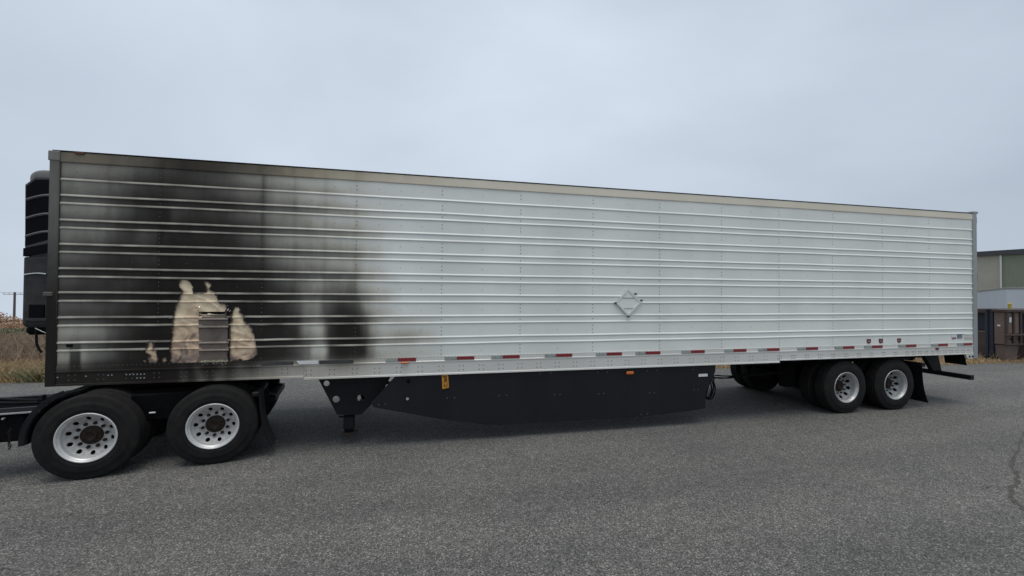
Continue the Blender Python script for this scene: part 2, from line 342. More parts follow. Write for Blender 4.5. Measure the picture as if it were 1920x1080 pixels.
# ------------------------------------------------------------------ mesh helpers
class MB:
    def __init__(s): s.v = []; s.f = []; s.sm = []
    def add(s, vs, fs, smooth=False):
        o = len(s.v); s.v += [tuple(q) for q in vs]
        s.f += [tuple(i + o for i in f) for f in fs]; s.sm += [smooth] * len(fs)
        return s
    def box(s, a, b):
        (x0, y0, z0), (x1, y1, z1) = a, b
        vs = [(x0, y0, z0), (x1, y0, z0), (x1, y1, z0), (x0, y1, z0), (x0, y0, z1), (x1, y0, z1), (x1, y1, z1), (x0, y1, z1)]
        return s.add(vs, [(0, 3, 2, 1), (4, 5, 6, 7), (0, 1, 5, 4), (1, 2, 6, 5), (2, 3, 7, 6), (3, 0, 4, 7)])
    def cbox(s, a, b, c=0.01):
        """box with chamfered edges"""
        bm = bmesh.new()
        bmesh.ops.create_cube(bm, size=1.0)
        for v in bm.verts:
            v.co = Vector([(a[i] + b[i]) / 2 + v.co[i] * (b[i] - a[i]) for i in range(3)])
        bmesh.ops.bevel(bm, geom=list(bm.edges), offset=c, segments=1, affect='EDGES')
        bm.verts.index_update()
        s.add([v.co[:] for v in bm.verts], [[v.index for v in f.verts] for f in bm.faces]); bm.free()
        return s
    def prism(s, pts, y0, y1):
        """polygon in x,z extruded along y"""
        n = len(pts)
        vs = [(x, y0, z) for x, z in pts] + [(x, y1, z) for x, z in pts]
        fs = [tuple(range(n)), tuple(range(2 * n - 1, n - 1, -1))]
        fs += [(i, i + n, (i + 1) % n + n, (i + 1) % n) for i in range(n)]
        return s.add(vs, fs)
    def prism_holes(s, outer, holes, y0, y1):
        """flat plate in the x,z plane with round holes (x,z,r)"""
        bm = bmesh.new()
        loops = [outer] + [[(hx + hr * math.cos(2 * PI * k / 18), hz + hr * math.sin(2 * PI * k / 18)) for k in range(18)] for hx, hz, hr in holes]
        edges = []
        for lp in loops:
            vv = [bm.verts.new((x, 0, z)) for x, z in lp]
            edges += [bm.edges.new((vv[i], vv[(i + 1) % len(vv)])) for i in range(len(vv))]
        bmesh.ops.triangle_fill(bm, use_beauty=True, edges=edges)
        bm.verts.index_update()
        base = [v.co.copy() for v in bm.verts]; n = len(base)
        fs = [[v.index for v in f.verts] for f in bm.faces]; bm.free()
        vs = [(c.x, y0, c.z) for c in base] + [(c.x, y1, c.z) for c in base]
        ff = fs + [[i + n for i in reversed(f)] for f in fs]
        k = 0
        for lp in loops:
            m_ = len(lp)
            ff += [(k + i, k + (i + 1) % m_, k + (i + 1) % m_ + n, k + i + n) for i in range(m_)]
            k += m_
        return s.add(vs, ff)
    def cyl(s, p0, p1, r0, r1=None, n=16, caps=True, smooth=True):
        r1 = r0 if r1 is None else r1
        p0, p1 = Vector(p0), Vector(p1); d = (p1 - p0).normalized()
        a = d.orthogonal().normalized(); b = d.cross(a)
        vs = []
        for p, r in ((p0, r0), (p1, r1)):
            vs += [p + (a * math.cos(2 * PI * k / n) + b * math.sin(2 * PI * k / n)) * r for k in range(n)]
        s.add(vs, [(k, (k + 1) % n, (k + 1) % n + n, k + n) for k in range(n)], smooth)
        if caps: s.add(vs, [tuple(range(n - 1, -1, -1)), tuple(range(n, 2 * n))])
        return s
    def tube(s, pts, r, n=8):
        pts = [Vector(p) for p in pts]
        rings = []
        for i, p in enumerate(pts):
            d = (pts[min(i + 1, len(pts) - 1)] - pts[max(i - 1, 0)]).normalized()
            a = d.cross(Vector((0.13, 0.31, 0.94))).normalized(); b = d.cross(a)
            rings.append([p + (a * math.cos(2 * PI * k / n) + b * math.sin(2 * PI * k / n)) * r for k in range(n)])
        vs = [q for ring in rings for q in ring]
        fs = [(i * n + k, i * n + (k + 1) % n, (i + 1) * n + (k + 1) % n, (i + 1) * n + k) for i in range(len(pts) - 1) for k in range(n)]
        return s.add(vs, fs, True)
    def lathe(s, prof, n=48, smooth=True):
        """profile (r, y) spun about the y axis"""
        vs = []
        for r, y in prof:
            vs += [(r * math.cos(2 * PI * k / n), y, r * math.sin(2 * PI * k / n)) for k in range(n)]
        fs = [(i * n + k, (i + 1) * n + k, (i + 1) * n + (k + 1) % n, i * n + (k + 1) % n) for i in range(len(prof) - 1) for k in range(n)]
        return s.add(vs, fs, smooth)
    def build(s, name, m, parent=None, kind=None, soot=None):
        me = bpy.data.meshes.new(name)
        me.from_pydata(s.v, [], s.f)
        me.polygons.foreach_set('use_smooth', s.sm)
        me.materials.append(MT[m] if isinstance(m, str) else m)
        if soot:
            a = me.attributes.new('soot', 'FLOAT', 'POINT')
            a.data.foreach_set('value', [soot(v) for v in s.v])
        me.validate(); me.update()
        o = bpy.data.objects.new(name, me); COL.objects.link(o)
        if parent: o.parent = parent
        if kind: o['kind'] = kind
        return o

def empty(name, parent=None, loc=(0, 0, 0), rz=0.0):
    o = bpy.data.objects.new(name, None); COL.objects.link(o)
    o.empty_display_size = 0.2
    o.location = loc; o.rotation_euler = (0, 0, rz)
    if parent: o.parent = parent
    return o

def tag(o, label, cat, group=None):
    o['label'] = label; o['category'] = cat
    if group: o['group'] = group
    return o

def copy_tree(o, parent=None):
    c = o.copy(); COL.objects.link(c); c.parent = parent
    for ch in list(o.children): copy_tree(ch, c)
    return c

# ------------------------------------------------------------------ the setting: terrain, lot
def edge_y(x): return 6.0 - 0.086 * x
def ter_z(x, y):
    s = y - edge_y(x)
    z = -0.03
    if s > 4: z -= 0.035 * min(s - 4, 4) + (0.075 * (s - 8) if s > 8 else 0)
    return z

def ground_sheet():
    xs = [-2500, -900, -400, -200, -120, -70, -45, -32, -24, -18, -13, -9, -5, 0, 6, 12, 18, 24, 30, 38, 50, 70, 110, 200, 400, 900, 2500]
    ss = [-900, -200, -60, -20, -8, -3, -0.5, 0, 1, 2, 3, 4, 6, 8, 12, 18, 26, 40, 60, 90, 140, 250, 500, 1000, 2500]
    mb = MB()
    vs = [(x, edge_y(x) + s, ter_z(x, edge_y(x) + s)) for s in ss for x in xs]
    n = len(xs)
    mb.add(vs, [(j * n + i, j * n + i + 1, (j + 1) * n + i + 1, (j + 1) * n + i) for j in range(len(ss) - 1) for i in range(n - 1)], True)
    return mb.build('ground', 'soil', kind='structure')
ground_sheet()

def lot():
    mb = MB()
    # a ragged far edge where asphalt meets the verge
    xs = [-80 + i * 0.45 for i in range(int(190 / 0.45))]
    rr = random.Random(3)
    top = [(x, edge_y(x) + rr.uniform(-0.06, 0.07) + 0.10 * math.sin(x * 0.9) * math.sin(x * 0.23)) for x in xs]
    vs = [(x, y, 0.0) for x, y in top] + [(x, -70, 0.0) for x, y in top]
    n = len(xs)
    mb.add(vs, [(i + n, i + 1 + n, i + 1, i) for i in range(n - 1)])
    vs = [(x, y, 0.0) for x, y in top] + [(x, y + 0.02, -0.06) for x, y in top]
    mb.add(vs, [(i, i + 1, i + 1 + n, i + n) for i in range(n - 1)])
    return mb.build('asphalt_lot', 'asphalt', kind='structure')
LOT = lot()

def crack():
    rr = random.Random(11)
    def line(pts, wmin, wmax, jit, sub=8):
        fine = []
        for (a, b) in zip(pts, pts[1:]):
            for k in range(sub):
                t = k / sub
                fine.append((a[0] + (b[0] - a[0]) * t + rr.uniform(-jit, jit), a[1] + (b[1] - a[1]) * t + rr.uniform(-jit, jit) * .8))
        L, Rr = [], []
        n = len(fine)
        for i, (x, y) in enumerate(fine):
            w = rr.uniform(wmin, wmax) * min(1.0, .3 + 4.0 * min(i, n - 1 - i) / n)
            L.append((x - w * .4, y + w, 0.004)); Rr.append((x + w * .4, y - w, 0.004))
        MB().add(L + Rr, [(i + n, i + 1 + n, i + 1, i) for i in range(n - 1)]).build('pavement_crack', 'crack', LOT)
    line([(15.4, -1.15), (14.11, -1.70), (13.12, -2.14), (12.34, -2.48), (12.18, -2.61), (11.78, -2.83), (11.54, -2.90), (11.14, -3.11), (10.93, -3.30), (10.75, -3.75), (10.6, -4.4), (10.7, -5.2)], .007, .024, .020, 6)
    line([(11.54, -2.9), (11.30, -2.84), (11.0, -2.9)], .001, .008, .03)
    line([(11.14, -3.11), (11.4, -3.3), (11.9, -3.5), (12.5, -3.8)], .001, .010, .04)
    line([(16.5, 1.0), (15.2, -.2), (13.2, -.55), (11.0, -.75), (9.0, -.82)], .0005, .0035, .03, 14)
crack()

# ------------------------------------------------------------------ refrigerated trailer
LEN, WID, ZT = 16.15, 2.59, 4.085
SEAM0, SEAMD = -0.0324, 1.2402
SOOT=[
 (4.00,[(0.02,92),(0.88,84),(1.19,62),(1.50,50),(1.81,56),(2.14,68),(2.34,80),(2.89,108),(3.60,136),(4.36,155),(5.16,170)]),
 (3.82,[(0.08,98),(0.47,96),(0.59,86),(0.83,78),(1.01,62),(1.19,48),(1.37,48),(1.69,54),(2.01,68),(2.18,88),(2.36,98),(2.68,118),(2.90,124),(3.17,140),(3.40,150),(3.90,164),(4.68,172)]),
 (3.60,[(0.08,94),(0.31,92),(0.59,80),(0.83,60),(1.13,43),(1.32,48),(1.44,58),(1.69,50),(2.01,60),(2.21,78),(2.36,84),(2.62,112),(2.90,118),(3.17,138),(3.91,164),(4.68,172)]),
 (3.29,[(0.09,98),(0.43,96),(0.60,88),(0.84,60),(1.01,43),(1.17,28),(1.27,28),(1.35,48),(1.63,42),(1.95,46),(2.20,66),(2.36,76),(2.62,104),(2.90,116),(3.18,132),(3.47,142),(3.65,145),(3.91,160),(4.37,172)]),
 (2.98,[(0.09,88),(0.55,82),(0.72,60),(0.87,48),(1.02,56),(1.15,48),(1.21,26),(1.26,32),(1.36,26),(1.51,30),(1.83,32),(2.05,38),(2.25,58),(2.40,68),(2.62,98),(2.90,116),(3.22,122),(3.40,132),(3.62,138),(3.84,152),(4.22,172)]),
 (2.67,[(0.10,68),(0.38,62),(0.61,45),(0.85,34),(0.97,44),(1.15,42),(1.24,22),(1.52,24),(1.83,24),(2.05,28),(2.30,44),(2.45,54),(2.63,76),(2.91,104),(3.19,110),(3.48,124),(3.67,126),(3.84,147),(4.22,172)]),
 (2.36,[(0.10,58),(0.33,54),(0.62,50),(0.91,44),(1.03,28),(1.21,18),(1.40,16),(1.97,16),(2.30,25),(2.43,34),(2.63,54),(2.81,66),(2.95,90),(3.19,110),(3.34,94),(3.63,94),(3.77,134),(4.00,155),(4.38,172)]),
 (2.04,[(0.11,68),(0.33,64),(0.62,54),(0.80,44),(0.98,28),(1.22,17),(1.34,14),(2.10,14),(2.37,20),(2.71,36),(2.90,62),(3.02,104),(3.16,114),(3.28,70),(3.48,40),(3.70,60),(3.85,116),(4.00,145),(4.39,172)]),
 (1.72,[(0.12,116),(0.37,110),(0.57,95),(0.66,70),(0.86,46),(1.04,25),(1.22,15),(2.11,15),(2.44,22),(2.71,30),(2.88,42),(3.02,110),(3.20,135),(3.34,45),(3.49,20),(3.71,26),(3.82,70),(3.93,130),(4.08,150),(4.39,147),(4.62,155),(5.02,172)]),
 (1.42,[(0.12,120),(0.22,114),(0.25,55),(0.35,50),(0.37,112),(0.46,86),(0.63,68),(0.87,30),(1.11,14),(2.11,14),(2.45,22),(2.72,35),(2.92,60),(3.06,90),(3.11,130),(3.26,140),(3.35,40),(3.49,24),(3.79,30),(3.90,90),(4.01,140),(4.39,150),(4.71,160),(5.19,172)]),
 (1.20,[(0.02,34),(0.64,32),(1.23,16),(1.40,18),(1.50,40),(1.58,22),(1.67,58),(1.78,24),(1.86,28),(1.98,60),(2.05,40),(2.18,72),(2.31,60),(2.52,96),(2.79,126),(3.21,140),(3.50,120),(3.64,135),(3.94,160),(4.55,172)]),
 (1.10,[(0.03,36),(0.64,34),(1.23,18),(1.42,24),(1.52,58),(1.60,36),(1.72,74),(1.84,50),(1.92,82),(2.04,62),(2.18,92),(2.52,116),(2.93,140),(3.57,155),(4.32,172)]),
]
def _lin(c):
    c /= 255.0
    return c / 12.92 if c <= 0.04045 else ((c + 0.055) / 1.055) ** 2.4
_CL = _lin(172.0)
def _rowval(row, x):
    l = row[1]
    if x <= l[0][0]: return l[0][1]
    for (a, b), (c, d) in zip(l, l[1:]):
        if x <= c:
            t = (x - a) / (c - a); t = t * t * (3 - 2 * t) * 0.6 + t * 0.4
            return b + (d - b) * t
    return l[-1][1]
def soot_at(x, z, f=1.0):
    """measured darkness of the burn stain at a point of the near side wall"""
    if x > 5.4: return 0.0
    if z >= SOOT[0][0]: v = _rowval(SOOT[0], x)
    elif z <= SOOT[-1][0]: v = _rowval(SOOT[-1], x)
    else:
        for a, b in zip(SOOT, SOOT[1:]):
            if b[0] <= z <= a[0]:
                t = (a[0] - z) / (a[0] - b[0]); t = t * t * (3 - 2 * t)
                v = _rowval(a, x) * (1 - t) + _rowval(b, x) * t
                break
    v *= 1.0 + (f - 1.0) * max(0.0, min(1.0, (172.0 - v) / 45.0))
    v -= 7.0 * math.exp(-((v - 42.0) / 26.0) ** 2)
    if z > 1.9:                                        # soot gathers in the riveted seams
        for xs_, am in ((0.62, .10), (0.92, .10), (1.21, .12), (2.44, .24), (2.85, .12), (3.25, .08), (3.67, .08)):
            v -= am * v * min(1.0, (172.0 - v) / 50.0) * math.exp(-((x - xs_) / 0.032) ** 2)
    w = 1.0 - _lin(v) / _CL
    return max(0.0, min(1.0, w))

TR = empty('semi_trailer')
tag(TR, 'long white ribbed refrigerated trailer, sooted and burnt through near its front', 'trailer')

RIBS = [3.708, 3.503, 3.401, 3.187, 3.086, 2.877, 2.775, 2.565, 2.458, 2.257, 2.148, 1.938, 1.832, 1.616, 1.516]
ZS0, ZS1 = 1.305, 3.935          # sheet bottom / top
RIBPROF = [(0.021, 0.0), (0.013, 0.0025), (0.006, 0.008), (-0.002, 0.0115), (-0.009, 0.0112), (-0.014, 0.0075), (-0.017, 0.001), (-0.020, 0.0)]
def z_profile(step, fine_below=None, fstep=0.01):
    """list of (z, outward offset, on_rib) from bottom to top"""
    out = []
    marks = sorted(RIBS)
    cur = ZS0
    def fill(a, b):
        st = fstep if (fine_below and a < fine_below) else step
        n = max(1, int(round((b - a) / st)))
        for k in range(n):
            out.append((a + (b - a) * k / n, 0.0, 0))
            if k == 0 and b - a > .03: out.append((a + 0.004, 0.0, 0))
        if b - a > .03: out.append((b - 0.004, 0.0, 0))
    for rz in marks:
        fill(cur, rz - 0.020)
        for dz, h in reversed(RIBPROF):
            out.append((rz + dz, h, 1 if dz > -0.012 and h > 0.002 else 0))
        out.pop()
        cur = rz + 0.021
    fill(cur, ZS1)
    out.append((ZS1, 0.0, 0))
    return out

HOLE_A = [(1.45, 2.44), (1.545, 2.438), (1.557, 2.418), (1.581, 2.385), (1.599, 2.332), (1.602, 2.269), (1.753, 2.271), (1.758, 2.3), (1.751, 2.347), (1.733, 2.387), (1.735, 2.428), (1.768, 2.421), (1.816, 2.388), (1.816, 2.361), (1.803, 2.334), (1.811, 2.301), (1.889, 2.272), (1.866, 2.24), (1.896, 2.22), (1.912, 2.153), (1.918, 2.126), (1.993, 2.119), (2.012, 2.045), (1.995, 2.004), (2.028, 1.814), (2.036, 1.31), (1.703, 1.31), (1.378, 1.315), (1.355, 1.346), (1.347, 1.465), (1.341, 1.518), (1.361, 1.689), (1.375, 1.9), (1.39, 2.045), (1.411, 2.118), (1.439, 2.178), (1.45, 2.238), (1.478, 2.291), (1.442, 2.337), (1.434, 2.377)]
HOLE_B = [(2.079, 2.017), (2.109, 2.074), (2.157, 2.072), (2.182, 2.044), (2.171, 1.997), (2.226, 1.949), (2.221, 1.88), (2.265, 1.839), (2.321, 1.784), (2.353, 1.674), (2.386, 1.55), (2.402, 1.467), (2.394, 1.398), (2.351, 1.359), (2.217, 1.324), (2.186, 1.356), (2.156, 1.323), (2.052, 1.326), (2.046, 1.814), (2.034, 1.828), (2.075, 1.895), (2.056, 1.922)]
HOLE_C = [(1.08, 1.615), (1.153, 1.614), (1.165, 1.522), (1.199, 1.508), (1.194, 1.469), (1.212, 1.403), (1.202, 1.344), (1.191, 1.325), (1.096, 1.335), (1.095, 1.393), (1.12, 1.43), (1.06, 1.472), (1.07, 1.524)]
HOLE_D = [(1.039, 1.369), (1.073, 1.368), (1.073, 1.342), (1.045, 1.343)]
HOLE_E = [(1.258, 1.376), (1.291, 1.407), (1.309, 1.394), (1.307, 1.361), (1.264, 1.343)]
HOLES = [HOLE_A, HOLE_B, HOLE_C, HOLE_D, HOLE_E]
def inside(x, z, poly):
    c = False; j = len(poly) - 1
    for i in range(len(poly)):
        xi, zi = poly[i]; xj, zj = poly[j]
        if (zi > z) != (zj > z) and x < (xj - xi) * (z - zi) / (zj - zi) + xi: c = not c
        j = i
    return c
def in_hole(x, z):
    if not (1.0 < x < 2.45 and 1.28 < z < 2.5): return False
    nx = x + 0.010 * noise.noise((x * 22, z * 22, 0.0)); nz = z + 0.010 * noise.noise((x * 22, z * 22, 5.0))
    return any(inside(nx, nz, h) for h in HOLES)

def wobble(x, z, i):
    # thin sheet is never quite flat
    return 0.0042 * noise.noise((x * 1.9 + i * 3.1, z * 2.6, i * 1.3)) + 0.0016 * noise.noise((x * 6.0, z * 5.0, i * 2.3))

def side_panel(i, xa, xb, proud):
    fine = i in (0, 1)
    sooty = xa < 5.0
    prof = z_profile(0.035 if sooty else 0.09, 2.5 if fine else None, 0.009)
    if fine:
        xs = []
        x = xa
        while x < xb - 1e-6:
            xs.append(x); x += 0.009 if 0.98 < x < 2.46 else 0.03
        xs.append(xb)
    else:
        n = 40 if sooty else 14
        xs = [xa + (xb - xa) * k / n for k in range(n + 1)]
    vs, so = [], []
    for z, h, rib in prof:
        for x in xs:
            y = -proud - h + wobble(x, z, i)
            # heat-buckled skin round the burn
            b = math.exp(-((x - 1.9) / 0.9) ** 2 - ((z - 1.7) / 0.6) ** 2)
            y -= b * 0.022 * noise.noise((x * 3.5, z * 3.0, 2.0))
            zz = z + (0.005 * noise.noise((x * 0.9, z * 2.0, 4.0)) + 0.006 * b * noise.noise((x * 5.0, z * 4.0, 7.0)) if ZS0 + .05 < z < ZS1 - .05 else 0.0)
            vs.append((x, y, zz))
            # within the stain, darker towards each flat's bottom and between a rib pair
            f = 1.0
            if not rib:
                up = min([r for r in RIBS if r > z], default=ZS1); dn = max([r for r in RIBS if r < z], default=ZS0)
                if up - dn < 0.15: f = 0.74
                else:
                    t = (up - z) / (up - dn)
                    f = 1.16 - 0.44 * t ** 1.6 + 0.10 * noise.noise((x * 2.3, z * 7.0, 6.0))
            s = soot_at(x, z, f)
            if rib: s *= 0.74 + 0.20 * noise.noise((x * 4.0, z * 9.0, 1.0))  # stain lightened on the crowns to paint in the ribs' highlight
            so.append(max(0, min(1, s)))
    n = len(xs)
    fs = []
    for j in range(len(prof) - 1):
        for k in range(n - 1):
            if fine and in_hole((xs[k] + xs[k + 1]) / 2, (prof[j][0] + prof[j + 1][0]) / 2): continue
            fs.append((j * n + k, j * n + k + 1, (j + 1) * n + k + 1, (j + 1) * n + k))
    # returned edges at both seams, so each sheet has depth
    mb = MB(); mb.add(vs, fs, True)
    o0 = len(mb.v)
    ev, ef = [], []
    for side in (0, n - 1):
        b0 = len(ev)
        for j in range(len(prof)):
            v = vs[j * n + side]; ev += [v, (v[0], v[1] + 0.004 + proud, v[2])]; so += [so[j * n + side]] * 2
        for j in range(len(prof) - 1):
            ef.append((b0 + 2 * j, b0 + 2 * j + 2, b0 + 2 * j + 3, b0 + 2 * j + 1))
    mb.add(ev, ef)
    it = iter(so)
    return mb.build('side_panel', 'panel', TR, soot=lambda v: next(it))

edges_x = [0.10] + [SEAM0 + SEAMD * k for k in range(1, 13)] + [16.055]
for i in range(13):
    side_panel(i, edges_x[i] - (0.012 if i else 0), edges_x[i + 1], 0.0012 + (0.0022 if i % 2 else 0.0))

def char_at(x, z):
    d = 9.0
    for h in HOLES:
        for (ax, az), (bx, bz) in zip(h, h[1:] + h[:1]):
            ux, uz = bx - ax, bz - az
            t = max(0.0, min(1.0, ((x - ax) * ux + (z - az) * uz) / (ux * ux + uz * uz + 1e-9)))
            d = min(d, math.hypot(x - ax - ux * t, z - az - uz * t))
    d += 0.010 * noise.noise((x * 18, z * 18, 3.0))
    return max(0.0, min(1.0, math.exp(-max(0.0, d) / 0.011) * 0.85))
# what the fire opened: foam core, loose inner sheet, frayed fibres, torn foil
def foam_piece(x0, x1, z0, z1, seed, m='foam'):
    prof = [p for p in z_profile(0.02, 3.0, 0.014) if z0 <= p[0] <= z1]
    n = max(6, int((x1 - x0) / 0.014))
    vs = []
    for z, h, rib in prof:
        for k in range(n + 1):
            x = x0 + (x1 - x0) * k / n
            w = 0.0125 * max(0.0, 1 - 2.6 * abs(noise.noise((x * 4 + z * 6.5, z * 1.6 - x * 1.2, seed)))) + 0.0012 * noise.noise((x * 17 + z * 12, z * 15, seed))
            vs.append((x, 0.014 - h * 1.25 - (w if not rib else w * 0.4), z))
    m_ = n + 1
    fs = [(j * m_ + k, j * m_ + k + 1, (j + 1) * m_ + k + 1, (j + 1) * m_ + k) for j in range(len(prof) - 1) for k in range(n)
          if not (1.70 < x0 + (x1 - x0) * k / n < 2.015 and prof[j][0] < 1.94)]        # the slipped sheet fills this bay
    o = MB().add(vs, fs, True).build('exposed_insulation', m, TR, soot=lambda v: char_at(v[0], v[2]))
    return o
foam_piece(1.321, 2.05, 1.306, 2.50, 1.0)['label'] = 'tall cream foam opening topped by two rounded burnt lobes'
foam_piece(2.051, 2.45, 1.306, 2.15, 4.0)['label'] = 'rounded cream foam opening beside the tall one'
foam_piece(1.00, 1.32, 1.306, 1.68, 8.0, 'foam_fresh')['label'] = 'small cream foam opening low on the blackest panel'

def liner_sheet():
    # grey sheet slipped a little down, its ribs out of line with the wall's
    zs = [p for p in z_profile(0.03, 3.0, 0.02) if 1.29 <= p[0] <= 2.02]
    vs = []; n = 16
    for z, h, rib in zs:
        for k in range(n + 1):
            x = 1.668 + (2.030 - 1.668) * k / n + (2.02 - z) * 0.03
            vs.append((x, 0.000 - h * 1.5 + 0.004 * noise.noise((x * 6, z * 5, 9.0)), z - 0.032))
    m_ = n + 1
    fs = [(j * m_ + k, j * m_ + k + 1, (j + 1) * m_ + k + 1, (j + 1) * m_ + k) for j in range(len(zs) - 1) for k in range(n)]
    o = MB().add(vs, fs, True).build('loose_inner_sheet', 'liner', TR)
    o['label'] = 'slipped grey-brown sheet hanging inside the tall opening'
    # a black box stands in for the shade in the slot above it
    MB().box((1.672, 0.002, 1.975), (1.985, 0.0145, 2.010)).build('slot_shade', 'blackdirt', TR)
    MB().prism([(2.028, 2.0), (2.036, 2.0), (2.050, 1.32), (2.037, 1.32)], -0.004, 0.012).build('gap_shade', 'blackdirt', TR)  # black strip painted in for the shade between the two openings
    rr = random.Random(5)
    mb = MB()
    for k in range(420):
        x = rr.uniform(1.705, 2.035); z = rr.uniform(1.305, 1.355)
        l = rr.uniform(0.015, 0.045); a = rr.uniform(-0.6, 0.6)
        p = Vector((x, -0.004 + rr.uniform(-.004, .006), z)); q = p + Vector((math.sin(a) * l, rr.uniform(-.008, .004), -math.cos(a) * l * 0.6))
        t = Vector((math.cos(a), 0, math.sin(a))) * 0.0035
        mb.add([p - t, p + t, q + t * .4, q - t * .4], [(0, 1, 2, 3)])
    mb.build('frayed_fibres', 'fringe', TR, kind='stuff')
    mb = MB()
    for k in range(46):
        c = rr.choice([(1.652, 2.06), (1.665, 2.03), (1.655, 2.0), (1.70, 2.07), (2.005, 2.10), (2.03, 2.03), (2.035, 1.93)])
        p = Vector((c[0] + rr.gauss(0, .014), -0.012 + rr.uniform(-.012, .004), c[1] + rr.gauss(0, .022)))
        e1 = Vector((rr.gauss(0, 1), rr.gauss(0, .6), rr.gauss(0, 1.4))).normalized() * rr.uniform(.008, .024)
        e2 = Vector((rr.gauss(0, 1), rr.gauss(0, .6), rr.gauss(0, 1))).normalized() * rr.uniform(.004, .012)
        mb.add([p, p + e1, p + e1 + e2, p + e2], [(0, 1, 2, 3)])
    mb.build('torn_foil', 'silver', TR, kind='stuff')
liner_sheet()
def curled_edges():
    # thin skin curled outwards where it burnt back
    rr = random.Random(31); mb = MB()
    for h in HOLES[:3]:
        n = len(h); cx = sum(p[0] for p in h) / n; cz = sum(p[1] for p in h) / n
        for (ax, az), (bx, bz) in zip(h, h[1:] + h[:1]):
            L = math.hypot(bx - ax, bz - az); k = max(1, int(L / 0.03))
            for j in range(k):
                if rr.random() < .35: continue
                t0, t1 = j / k, (j + rr.uniform(.7, 1.1)) / k
                p0 = Vector((ax + (bx - ax) * t0, -.004, az + (bz - az) * t0)); p1 = Vector((ax + (bx - ax) * t1, -.004, az + (bz - az) * t1))
                nrm = Vector((bz - az, 0, -(bx - ax))).normalized()
                if not any(inside(*( (p0 + p1) / 2 + nrm * .01).xz, q) for q in HOLES): nrm = -nrm
                l = rr.uniform(.006, .020)
                q0 = p0 + nrm * l * rr.uniform(.3, 1) + Vector((0, -rr.uniform(.004, .014), 0)); q1 = p1 + nrm * l * rr.uniform(.3, 1) + Vector((0, -rr.uniform(.004, .014), 0))
                mb.add([p0 - nrm * .008, p1 - nrm * .008, p1, p0], [(0, 1, 2, 3)]); mb.add([p0, p1, q1, q0], [(0, 1, 2, 3)])
    mb.build('curled_skin', 'charmetal', TR, kind='stuff')
curled_edges()

# rails, posts, roof, far side
def strip(name, m, pts_yz, x0, x1, nx, parent=TR, rowz=None):
    """profile (y,z) list swept along x, with the soot stain"""
    xs = [x0 + (x1 - x0) * k / nx for k in range(nx + 1)]
    P = len(pts_yz); mb = MB()
    vs = [(x, y, z) for x in xs for y, z in pts_yz]
    fs = [(i * P + k, i * P + (k + 1) % P, (i + 1) * P + (k + 1) % P, (i + 1) * P + k) for i in range(nx) for k in range(P)]
    fs += [tuple(range(P - 1, -1, -1)), tuple(nx * P + k for k in range(P))]
    mb.add(vs, fs)
    return mb.build(name, m, parent, soot=lambda v: soot_at(v[0], rowz if rowz else max(1.1, v[2])))
strip('top_rail', 'toprail', [(-0.012, 3.925), (-0.016, 3.935), (-0.016, 4.045), (-0.008, 4.060), (0.08, 4.075), (0.08, 3.925)], 0.10, 16.055, 200)
strip('roof_drip_edge', 'black', [(-0.022, 4.064), (-0.022, 4.072), (0.03, 4.083), (0.03, 4.066)], 0.02, 16.06, 40)
def rail(x0, x1, zb, nx):
    zt = 1.325
    return strip('bottom_rail', 'rail', [(-0.010, zt), (-0.012, 1.262), (-0.018, 1.255), (-0.018, 1.240), (-0.010, 1.236), (-0.010, zb + 0.028), (-0.018, zb + 0.022), (-0.020, zb), (0.06, zb), (0.06, zt)], x0, x1, nx)
rail(0.02, 2.995, 1.070, 100)
rail(2.998, 11.118, 1.043, 120)
rail(11.122, 16.05, 1.080, 8)
# corner post at the front with a cap
strip('front_corner_post', 'post', [(-0.020, 1.075), (-0.020, 3.93), (0.10, 3.93), (0.10, 1.075)], -0.005, 0.105, 4)
def post_front():
    xs = [-0.012, -0.004, 0.092, 0.1]; zs = [1.07 + (3.95 - 1.07) * k / 30 for k in range(31)]
    mb = MB(); vs = []
    for z in zs: vs += [(-0.012, 0.05, z), (-0.008, -0.012, z), (0.0, -0.026, z), (0.088, -0.026, z), (0.098, -0.020, z), (0.102, 0.01, z)]
    mb.add(vs, [(j * 6 + k, j * 6 + k + 1, (j + 1) * 6 + k + 1, (j + 1) * 6 + k) for j in range(30) for k in range(5)])
    return mb.build('front_corner_cover', 'post', TR, soot=lambda v: 0.58 + 0.38 * max(0, min(1, (3.4 - v[2]) / 1.3)))
post_front()
MB().cbox((-0.020, -0.032, 3.935), (0.105, 0.10, 4.060), 0.008).build('corner_cap', 'post', TR, soot=lambda v: 0.4)
MB().cbox((0.26, -0.030, 4.035), (0.36, 0.0, 4.062), 0.004).build('roof_clip', 'rust', TR)
MB().box((0.0, 0.03, 1.08), (0.06, WID, 4.06)).build('front_wall', 'cowl', TR)
MB().box((0.06, WID - 0.05, 1.08), (16.0, WID, 4.05)).build('far_side_wall', 'pwhite', TR)
MB().box((0.0, 0.03, 4.055), (16.06, WID, 4.078)).build('roof', 'pwhite', TR)
MB().box((0.06, 0.061, 1.10), (16.0, WID - 0.06, 1.20)).build('floor', 'black', TR)
MB().box((0.10, 0.075, 1.21), (16.0, 0.09, 4.04)).build('core_backing', 'blackdirt', TR)
